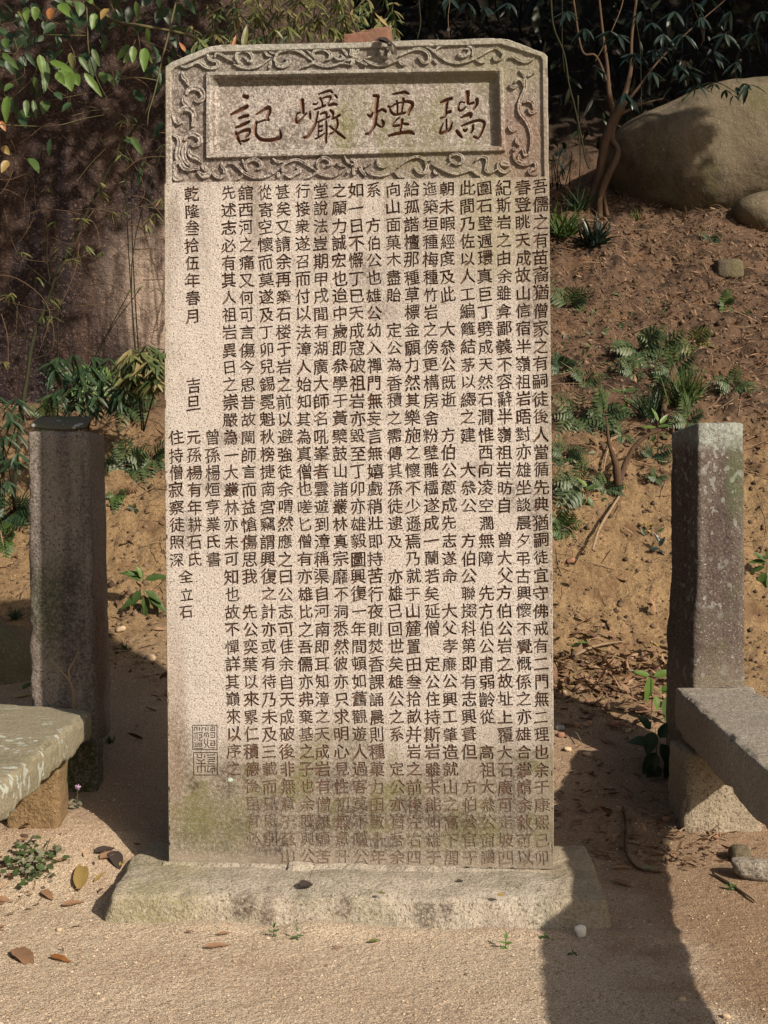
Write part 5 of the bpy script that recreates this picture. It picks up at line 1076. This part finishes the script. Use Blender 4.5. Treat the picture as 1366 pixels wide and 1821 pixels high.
# vines and bare stems hanging in the dark wood
r2 = random.Random(12); k_ = 0
VN = [([(980,0),(985,50),(1003,95),(1012,150),(1022,190),(1033,240),(1042,285),(1048,300)],[2,1.6,1.4],'thick brown vine hanging left of the tree',8.2),([(1108,0),(1090,50),(1072,85),(1058,110)],[1.2,.6],'pale bare twig slanting down above the tree',7.5),([(1130,0),(1132,40),(1138,80),(1140,140),(1141,200)],[.8,.5],'thin straight vine hanging over the tree fork',7.6),
 ([(1231,0),(1240,30),(1252,50),(1250,72),(1246,82)],[1.4,.6],'pale crooked vine hanging above the boulder',7.8),([(1222,0),(1225,90)],[.5],'thread thin vine above the boulder top',7.8),([(1028,230),(1032,270),(1030,320),(1026,350)],[1.6,1.0],'short brown vine ending near the ground left of the tree',8.3),([(800,0),(797,30),(799,66)],[1.0,.6],'pale vine just above the top edge of the tablet',7.0),([(1000,0),(1000,80),(1004,130)],[.7],'thin dark vine beside the thick brown one',8.2),([(745,0),(748,40),(742,70)],[1.2],'dark stem behind the brick end of the tablet',7.0)]
for L, r_, lab, dd in VN:
    b = MB(); g = Wp(L[-1][0], L[-1][1], dd); e_ = empty('vine', tuple(g)); L = [(L[0][0], L[0][1] - 60)] + L; tube(b, [Wp(a, q, dd) - g for a, q in L], [x * dd / F for x in r_], 5, 6, .1); o = b.build('vine_stem', FTW if 'pale' in lab else STEMD, e_); tag(e_, lab, 'vine')

# dark wood behind
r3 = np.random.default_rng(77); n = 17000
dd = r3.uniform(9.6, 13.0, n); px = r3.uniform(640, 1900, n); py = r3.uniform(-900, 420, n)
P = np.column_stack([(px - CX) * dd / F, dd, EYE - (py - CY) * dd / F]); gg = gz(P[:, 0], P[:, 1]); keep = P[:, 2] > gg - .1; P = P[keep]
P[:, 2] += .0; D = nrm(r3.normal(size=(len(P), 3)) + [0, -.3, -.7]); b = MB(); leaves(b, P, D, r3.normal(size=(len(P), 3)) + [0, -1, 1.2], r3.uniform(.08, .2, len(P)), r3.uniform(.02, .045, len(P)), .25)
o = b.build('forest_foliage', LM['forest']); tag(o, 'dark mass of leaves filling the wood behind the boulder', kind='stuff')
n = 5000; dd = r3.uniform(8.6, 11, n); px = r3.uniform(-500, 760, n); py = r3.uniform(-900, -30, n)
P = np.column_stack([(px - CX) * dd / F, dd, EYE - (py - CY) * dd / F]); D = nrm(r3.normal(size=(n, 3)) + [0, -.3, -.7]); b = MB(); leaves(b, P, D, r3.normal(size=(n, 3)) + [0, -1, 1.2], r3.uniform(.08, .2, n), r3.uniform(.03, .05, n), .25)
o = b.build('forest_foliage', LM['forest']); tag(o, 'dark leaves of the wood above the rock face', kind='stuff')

# ------------------------------------------------------------------ small things on the ground
r4 = np.random.default_rng(5)
# gravel
n = 60000; x = r4.uniform(-1.6, 1.6, n); y = 2.3 + 2.6 * r4.uniform(0, 1, n) ** 1.15; s_ = r4.gamma(2.2, .00062, n).clip(.0006, .0048)
oct_v = np.array([[1, 0, 0], [-1, 0, 0], [0, 1, 0], [0, -1, 0], [0, 0, 1], [0, 0, -1]], float); oct_f = np.array([[0, 2, 4], [2, 1, 4], [1, 3, 4], [3, 0, 4], [2, 0, 5], [1, 2, 5], [3, 1, 5], [0, 3, 5]])
inslab = (y > 3.06) & (y < 3.58) & (x > -.68) & (x < .55); x = x[~inslab]; y = y[~inslab]; s_ = s_[~inslab]; n = len(x)
V = oct_v[None] * (s_[:, None, None] * r4.uniform(.6, 1.2, (n, 6, 1))); V = V @ np.array([[.8, .6, 0], [-.6, .8, 0], [0, 0, .75]]); V += np.stack([x, y, gz(x, y) + s_ * .3], -1)[:, None]
b = MB(); b.add(V.reshape(-1, 3), (oct_f[None] + (np.arange(n) * 6)[:, None, None]).reshape(-1, 3))
m = M('gravel'); g = m.n('ShaderNodeNewGeometry'); cr2 = m.n('ShaderNodeValToRGB'); m.l(g.outputs['Random Per Island'], cr2.inputs[0]); e = cr2.color_ramp; e.elements[0].color = (.14, .09, .055, 1); e.elements[1].color = (.56, .46, .35, 1); e.elements.new(.5).color = (.36, .27, .18, 1)
GRAV = m.fin(cr2.outputs[0], None, .85); o = b.build('gravel', GRAV, smooth=False); tag(o, 'fine sandy gravel scattered over the ground', kind='stuff')
# clods on the bank
n = 22000; x = r4.uniform(-2, 2.6, n); y = r4.uniform(4.7, 8.8, n); s_ = r4.gamma(1.6, .0038, n).clip(.002, .03)
V = oct_v[None] * (s_[:, None, None] * r4.uniform(.6, 1.2, (n, 6, 1))); V += np.stack([x, y, gz(x, y)], -1)[:, None]; b = MB(); b.add(V.reshape(-1, 3), (oct_f[None] + (np.arange(n) * 6)[:, None, None]).reshape(-1, 3))
m = M('earth_clods'); g = m.n('ShaderNodeNewGeometry'); c = m.mix(g.outputs['Random Per Island'], (.05, .032, .02), (.20, .135, .085)); o = b.build('earth_clods', m.fin(c, m.bump(m.noise(90), .006))); tag(o, 'crumbs of earth on the bank', kind='stuff')
# litter: dry leaves and twigs
def litter(name, lab, P, L0, L1, w, curlr, seed, lift=.3):
    r5 = np.random.default_rng(seed); n = len(P); D = r5.normal(size=(n, 3)); D[:, 2] = r5.normal(0, lift, n); P = P.copy(); P[:, 2] = gz(P[:, 0], P[:, 1]) + r5.uniform(0, .012, n)
    b = MB(); L = r5.uniform(L0, L1, n); N = r5.normal(size=(n, 3)) * .5; N[:, 2] = np.where(r5.uniform(size=n) < .5, 1, -1); leaves(b, P, nrm(D), N, L, L * r5.uniform(w * .5, w, n), r5.uniform(-curlr, curlr, n)); o = b.build(name, LM['dry']); tag(o, lab, kind='stuff'); return o
C = ghit(1090, 1205); n = 900
P = np.column_stack([C[0] + r4.normal(0, .20, n), C[1] + r4.normal(0, .18, n) - (0), np.zeros(n)]); o = litter('leaf_litter', 'pile of brown dry leaves between the tablet and the right post', P, .02, .075, .45, .5, 1, .35)
n = 7500; P = np.column_stack([r4.uniform(.2, 2.8, n), r4.uniform(5.9, 8.9, n), np.zeros(n)]); litter('leaf_litter', 'thin scatter of dry leaves over the right bank', P, .012, .055, .35, .4, 2, .3)
n = 420; P = np.column_stack([r4.uniform(-1.9, -.5, n), r4.uniform(4.7, 6.4, n), np.zeros(n)]); litter('leaf_litter', 'dry leaves and stems on the left bank', P, .02, .06, .3, .4, 3, .3)
n = 260; P = np.column_stack([r4.uniform(.35, 1.1, n), r4.uniform(3.5, 4.7, n), np.zeros(n)]); litter('leaf_litter', 'sparse dry leaves in the shade right of the tablet', P, .015, .05, .4, .3, 4, .15)
n = 110; P = np.column_stack([-1.05 + r4.normal(0, .16, n), 3.3 + r4.normal(0, .12, n), np.zeros(n)]); litter('leaf_litter', 'dry leaves at the foot of the left bench', P, .015, .04, .5, .4, 5, .3)
n = 60; P = np.column_stack([r4.uniform(-.85, -.5, n), 4.6 + r4.normal(0, .18, n), np.zeros(n)]); litter('leaf_litter', 'dry leaves on the earth left of the tablet', P, .03, .06, .5, .4, 6, .3)
# twigs
b = MB()
for k_ in range(420):
    x, y = r4.uniform(.2, 2.6), r4.uniform(5.4, 8.9); 
    if k_ % 5 == 0: x, y = r4.uniform(.35, 1.0), r4.uniform(3.6, 4.9)
    if k_ % 7 == 0: x, y = r4.uniform(-1.8, -.5), r4.uniform(4.6, 6.3)
    a = r4.uniform(0, 3.14); l_ = r4.uniform(.04, .22) * (1 if y > 5 else .6); P = [[x + math.cos(a) * l_ * t, y + math.sin(a) * l_ * t, 0] for t in (-.5, 0, .5)]
    P[1][0] += r4.normal(0, .1) * l_; P = [[p[0], p[1], float(gz(p[0], p[1])) + .004 + .01 * (k_ % 3)] for p in P]; tube(b, P, [.0022, .001], 4, 4)
o = b.build('fallen_twigs', TWIG); tag(o, 'dry twigs strewn over bank and ground', kind='stuff')
# dry leaves one can tell apart
def dleaf(lab, a, bx, c_, d_, kind='dry', ratio=.4, curl=.12, z=.006, n_=(.2, -.35, 1)):
    p = ghit(a, bx); q = ghit(c_, d_); p[2] += z; q[2] += z * 1.6; e_ = None
    o = leaf_obj(None, p, q, n_, kind, ratio, curl, 'fallen_leaf'); tag(o, lab, 'leaf', 'fallen leaves lying on the ground'); return o
for q in [('folded tan dry leaf on the sand at lower left', 28, 1692, 58, 1722, 'dry', .4), ('curled rust brown leaf before the slab, left of centre', 363, 1690, 410, 1684, 'dry', .3), ('orange flaky leaf on the sand right of the folded tan one', 90, 1704, 125, 1716, 'orange', .3),
 ('reddish curled leaf left of the footing slab corner', 110, 1616, 150, 1608, 'dry', .4), ('dark curled leaf right of the round leaved weed', 76, 1590, 94, 1604, 'dry', .5), ('big yellow brown skeleton leaf beside the slab corner', 140, 1590, 150, 1530, 'yellow', .3), ('black rotten leaf left of the slab, upper one', 168, 1520, 205, 1512, 'rot', .5), ('black crumpled leaf left of the slab, right one', 200, 1520, 214, 1552, 'rot', .6),
 ('pale dry leaf among the black rotten leaves', 178, 1536, 208, 1520, 'dry', .5), ('small yellow leaf beside the black crumpled leaf', 212, 1545, 224, 1536, 'yellow', .4), ('narrow yellow leaf below the black rotten leaves', 168, 1572, 188, 1556, 'yellow', .2),
 ('long brown leaf on the shaded soil right of the slab', 1090, 1570, 1128, 1582, 'dry', .35), ('second brown leaf in the shade above the long one', 1090, 1548, 1125, 1545, 'dry', .3), ('grey brown leaf at the foot of the vine root', 1140, 1548, 1168, 1550, 'greyleaf', .4),
 ('yellow leaf lying at the left of the leaf litter', 1001, 1232, 1027, 1221, 'yellow', .35), ('pale green leaf above the leaf litter', 1018, 1152, 1052, 1147, 'bright', .35), ('long yellow leaf above the pale green one', 1030, 1128, 1058, 1136, 'yellow', .2), ('yellow leaf standing at the right end of the leaf litter', 1161, 1144, 1174, 1158, 'yellow', .4), ('small yellow leaf below the pale green one', 1020, 1157, 1028, 1170, 'yellow', .35),
 ('pale round leaf in the middle of the leaf litter', 1110, 1196, 1130, 1196, 'greyleaf', .7), ('large tan leaf at the right of the leaf litter', 1130, 1270, 1165, 1262, 'dry', .7), ('dry leaf on the rear edge of the right bench', 1253, 1222, 1292, 1224, 'dry', .2), ('small brown leaf on the sand near the left edge', -4, 1655, 11, 1654, 'dry', .5), ('yellow leaf on the dirt under the left bench end', 27, 1244, 60, 1238, 'yellow', .3), ('green striped leaf behind the left bench end', 40, 1230, 60, 1214, 'green', .3),
 ('brown strip leaf at the slab foot far left', 330, 1662, 348, 1664, 'dry', .3), ('small dark red leaf at the slab foot', 385, 1668, 412, 1666, 'dry', .3), ('small brown leaf on the sand in front of the slab middle', 592, 1690, 612, 1691, 'dry', .2), ('green yellow leaf on the sand before the slab', 655, 1680, 678, 1677, 'olive', .35), ('dead leaf on the sunny ground under the right bench', 1218, 1532, 1236, 1532, 'dry', .2)]:
    o = dleaf(q[0], q[1], q[2], q[3], q[4], q[5], q[6])
    if 'rear edge' in q[0]: 
        o.matrix_world = o.matrix_world; o.location = (1.04, 4.07, zR + .03); o.rotation_euler = (0, 0, .1); o.scale = (.075,) * 3
# leaf scraps on the slab top
for lab, a, bx, c_, d_, k2 in (('black scrap of leaf on the slab left of centre', 535, 1577, 556, 1566, 'rot'), ('dark curled leaf on the slab right of centre', 812, 1567, 826, 1566, 'rot'), ('small yellow leaf on the slab top', 885, 1592, 900, 1590, 'yellow'), ('little green leaf on the slab edge', 672, 1588, 686, 1588, 'olive')):
    s2 = lambda A, B: np.array([(A - CX) * ((EYE - .093) * F / (B - CY)) / F, (EYE - .088) * F / (B - CY), .0885])
    o = leaf_obj(None, s2(a, bx), s2(c_, d_), (.2, -.4, 1), k2, .6, .12, 'fallen_leaf'); tag(o, lab, 'leaf', 'fallen leaves lying on the ground')
# crumpled leaf hooked over the top edge of the tablet
root = empty('crumpled_leaf', tuple(Wp(688, 80, 3.30))); tag(root, 'crumpled dark dead leaf hanging over the top edge of the tablet', 'leaf')
for q in ((668, 70, 700, 78, .5, .05), (700, 74, 712, 66, .4, .1), (690, 76, 706, 96, .6, .12), (694, 74, 700, 100, .3, .1), (676, 68, 692, 72, .5, .1)):
    leaf_obj(root, Wp(q[0], q[1], 3.305 if q[1] > 72 else 3.32), Wp(q[2], q[3], 3.295), (.2, -1, .6), 'rot' if q[4] > .45 else 'greyleaf', round(q[4], 1), q[5])
# round leaved creeping weed, lower left
root = empty('creeping_weed', tuple(ghit(62, 1560))); tag(root, 'creeping weed with dusty round leaves at lower left', 'plant'); r6 = random.Random(2)
for k_ in range(120):
    a, q = r6.gauss(55, 24), r6.gauss(1548, 19)
    if k_ > 108: a, q = r6.gauss(100, 8), r6.gauss(1530, 8)
    p = ghit(a, q); p[2] += r6.uniform(.008, .035); an = r6.uniform(0, 6.28); l_ = r6.uniform(.014, .024); t_ = p + np.array([math.cos(an), math.sin(an) * .7 - .2, r6.uniform(-.2, .5)]) * l_
    leaf_obj(root, p, t_, (r6.uniform(-.3, .3), -.6, 1), r6.choice(['greyleaf', 'greyleaf', 'fern', 'green']), .9, .08)
b = MB()
for k_ in range(10):
    p = ghit(62 + r6.gauss(0, 8), 1560) - np.array(root.location); q = ghit(r6.gauss(60, 28), r6.gauss(1545, 18)) - np.array(root.location); tube(b, [p, (p + q) / 2 + [0, 0, .02], q + [0, 0, .015]], [.0012], 4, 4)
b.build('stem', STEM, root)
FLW = M('pale_purple_petal').fin((.40, .28, .42))
for lab, a, q in (('small weed with pale purple flowers under the left bench', 50, 1462), ('tiny flowering weed by the left bench support', 136, 1440)):
    g = ghit(a, q); rt = empty('flowering_weed', tuple(g)); tag(rt, lab, 'plant'); b = MB(); tube(b, [(0, 0, 0), (.004, 0, .03), (.002, 0, .06)], [.001], 4, 4); b.build('stem', STEM, rt)
    b = MB(); r7 = np.random.default_rng(int(a)); c2 = np.array([.002, 0, .06]); leaves(b, np.repeat([c2], 9, 0), randdir(9, .6, 1, r7), r7.normal(size=(9, 3)), .012, .006, .1); b.build('flower', FLW, rt)
    for k_ in range(6):
        an = r6.uniform(0, 6.28); p = g + np.array([0, 0, .006 + .005 * k_]); leaf_obj(rt, p, p + np.array([math.cos(an), math.sin(an) * .6 - .3, .1]) * .02, (0, -.6, 1), 'greyleaf', .9, .08)
# brick chips and pebbles one can pick out
CH = M('brick_chip').fin((.27, .145, .095)); GS = M('grey_chip').fin((.26, .26, .25)); TN = M('tan_chip').fin((.48, .36, .24))
for k_, (lab, a, q, s2, mt) in enumerate([('red brick chip in the shade below the leaf litter, left one', 1023, 1293, 9, CH), ('red brick chip in the shade right of the first', 1046, 1290, 7, CH), ('reddish brick chip at the shadow edge below the litter', 1091, 1290, 9, CH), ('grey flat chip near the tablet edge in the shade', 998, 1297, 9, GS), ('orange chip below the grey flat one', 999, 1311, 7, CH), ('tan round pebble by the tablet edge', 1010, 1338, 7, TN), ('pale round pebble in the shade', 1045, 1346, 7, TN),
 ('orange stone left of the bench support', 1183, 1462, 9, CH), ('tan stone at the shadow edge below the support', 1186, 1500, 9, TN), ('small orange chip in front of the bench support', 1272, 1489, 6, CH), ('tan pebble on the shaded sand at lower right', 1213, 1781, 6, TN), ('white pebble at the bottom right of the sand', 1290, 1812, 7, TN), ('pale stone on the earth left of the tablet', 215, 1125, 9, TN), ('ochre stone on the earth by the tablet edge', 268, 1173, 9, TN), ('small tan pebble on the sand below the slab corner', 105, 1655, 6, TN), ('brick red pebble on the bank right of the tablet', 1014, 1003, 8, CH)]):
    p = ghit(a, q); s3 = s2 * p[1] / F; o = ellip('pebble', (p[0], p[1], p[2] + s3 * .35), (s3, s3 * .8, s3 * .6), mt, 14, 10, s3 * .5, .7 / s3, k_, 3); tag(o, lab, 'pebble', 'pebbles and brick chips on the ground')
# vine root on the shaded soil, stick on the bank, dead stump
def rope(name, lab, cat, L, r_, mat, z=.006):
    P = [ghit(a, q) + np.array([0, 0, z]) for a, q in L]; e_ = empty(name, tuple(P[0])); tag(e_, lab, cat); b = MB(); tube(b, [p - P[0] for p in P], r_, 6, 6, .12); b.build('wood', mat, e_); return e_
rope('vine_root', 'thin dark creeping vine root curving over the shaded soil right of the tablet', 'root', [(1108, 1440), (1113, 1470), (1112, 1510), (1120, 1535), (1140, 1550), (1178, 1557)], [.003, .004, .004, .003], BARK)
rope('stick', 'dry stick lying on the ground before the flat broken stone', 'stick', [(1268, 1558), (1300, 1578), (1345, 1608)], [.004, .005, .003], TWIG)
rope('stick', 'pale long leaf stalk lying across the leaf litter', 'stick', [(1022, 1176), (1060, 1160), (1112, 1152)], [.005, .006, .002], TWIG, .02)
P = [Wp(1054, 978, 5.45), Wp(1066, 940, 5.6), Wp(1090, 900, 5.75), Wp(1111, 868, 5.9)]; e_ = empty('stick', tuple(P[0])); tag(e_, 'long pale stick leaning against the earth bank', 'stick'); b = MB(); tube(b, [p - P[0] for p in P], [.006, .007, .005], 6, 6, .1); b.build('wood', TWIG, e_)
g = ghit(1098, 860); e_ = empty('dead_stump', tuple(g)); tag(e_, 'forked dead stump sticking out of the earth bank', 'stump'); s = g[1] / F; b = MB(); w = lambda a, q: Wp(a, q, g[1] - .06) - g
tube(b, [w(1100, 865), w(1098, 840), w(1092, 815), w(1084, 790), w(1080, 760), w(1078, 740)], [9 * s, 7 * s, 4.5 * s, 2.5 * s, 1.5 * s], 8, 6, .3); tube(b, [w(1102, 855), w(1112, 825), w(1128, 795), w(1150, 775), w(1175, 765)], [6 * s, 4.5 * s, 3.5 * s, 3 * s], 8, 6, .25); b.build('wood', BARK, e_)
e2 = rope('root', 'pale bare root hanging on the bank beside the dead stump', 'root', [(1088, 790), (1078, 825), (1072, 860)], [.004, .003], TWIG, .03)
g = ghit(1182, 740); e_ = empty('root', tuple(g)); tag(e_, 'thick mossy root running down between the grass clumps', 'root'); b = MB(); tube(b, [Wp(1200, 655, g[1] + .25) - g, Wp(1186, 700, g[1] + .05) - g, Wp(1178, 745, g[1] - .05) - g], [.017, .020, .012], 8, 6, .3); b.build('wood', BARK, e_)

# ------------------------------------------------------------------ trees added out of view so their crowns shade the wood and the rock
def crown(label, base, box, n, L, seed, kind, clump=1.0, thr=0.0):
    r8 = np.random.default_rng(seed); x0, x1, y0, y1, z0, z1 = box; rt = empty('tree', base); tag(rt, label, 'tree')
    P = np.column_stack([r8.uniform(x0, x1, n * 2), r8.uniform(y0, y1, n * 2), r8.uniform(z0, z1, n * 2)]); k = vnoise(P * clump, seed) > thr; P = P[k][:n]
    D = nrm(r8.normal(size=(len(P), 3)) + [0, -.2, -.5]); b = MB(); leaves(b, P - np.array(base), D, r8.normal(size=(len(P), 3)) + [.6, -.8, .8], L * r8.uniform(.7, 1.2, len(P)), L * .42, .2); b.build('foliage', LM[kind], rt)
    b = MB(); B0 = np.array(base); top = np.array([base[0] * .9, base[1], z0 + .4]); tube(b, [[0, 0, -.3], (top - B0) * .5 + [.1, 0, 0], top - B0], [.16, .13, .09], 9, 6, .15)
    for k_ in range(9):
        e_ = np.array([r8.uniform(x0, x1), r8.uniform(y0, y1), r8.uniform(z0 + .3, z1)]); tube(b, [top - B0, (top + e_) / 2 - B0 + [0, 0, .25], e_ - B0], [.07, .035, .012], 6, 6, .1)
    b.build('trunk', BARK, rt)
crown('leafy tree added out of view beyond the boulder so its crown shades the wood', (7.5, 9.2, 3.2), (-1.2, 8.2, 8.5, 9.8, 4.75, 9.5), 9000, .22, 3, 'forest', 1.2, -.45)
crown('tree added out of view left of the rock face so its crown shades the rock', (-3.4, 4.9, .3), (-2.8, .25, 4.2, 5.8, 3.45, 4.9), 1700, .12, 4, 'green', 1.6, .05)

# dry stems lying over both banks
r10 = np.random.default_rng(31); n = 1500; x = r10.uniform(-1.9, 2.7, n); y = r10.uniform(5.3, 8.8, n); P = np.column_stack([x, y, gz(x, y) + .004])
D = r10.normal(size=(n, 3)) * [1, .8, .35] + [0, -.4, -.1]; b = MB(); L_ = r10.uniform(.05, .20, n); leaves(b, P, nrm(D), np.column_stack([r10.normal(0, .3, n), np.full(n, -.6), np.full(n, .8)]), L_, r10.uniform(.0025, .006, n), r10.uniform(-.2, .3, n))
o = b.build('dry_stems', LM['dry']); tag(o, 'dry stems and grass lying over the bank', kind='stuff')
n = 700; x = r10.normal(.9, .5, n); y = r10.uniform(5.6, 8.2, n); k = (x > .3) & (x < 2.4) & (vnoise(np.column_stack([x * 2.2, y * 2.2, 0 * x]), 7) > .1); x = x[k]; y = y[k]; n = len(x)
D = nrm(r10.normal(size=(n, 3)) + [0, -.6, .8]); b = MB(); leaves(b, np.column_stack([x, y, gz(x, y)]), D, r10.normal(size=(n, 3)) * .4 + [0, -1, .5], r10.uniform(.02, .06, n), r10.uniform(.008, .022, n), .2)
o = b.build('small_weeds', LM['fern']); tag(o, 'small low weeds sprouting over the bank', kind='stuff')

n = 420; x = r4.uniform(.42, 1.0, n); y = 3.55 + r4.exponential(.5, n).clip(0, 1.3); litter('leaf_litter', 'bits of dry leaf in the shade between tablet and right bench', np.column_stack([x, y, 0 * x]), .012, .045, .45, .5, 14, .25)
n = 160; x = -1.15 + r4.uniform(-.25, .2, n); y = r4.uniform(3.15, 3.6, n); litter('leaf_litter', 'bits of dry leaf gathered under the left bench', np.column_stack([x, y, 0 * x]), .01, .035, .5, .5, 15, .3)
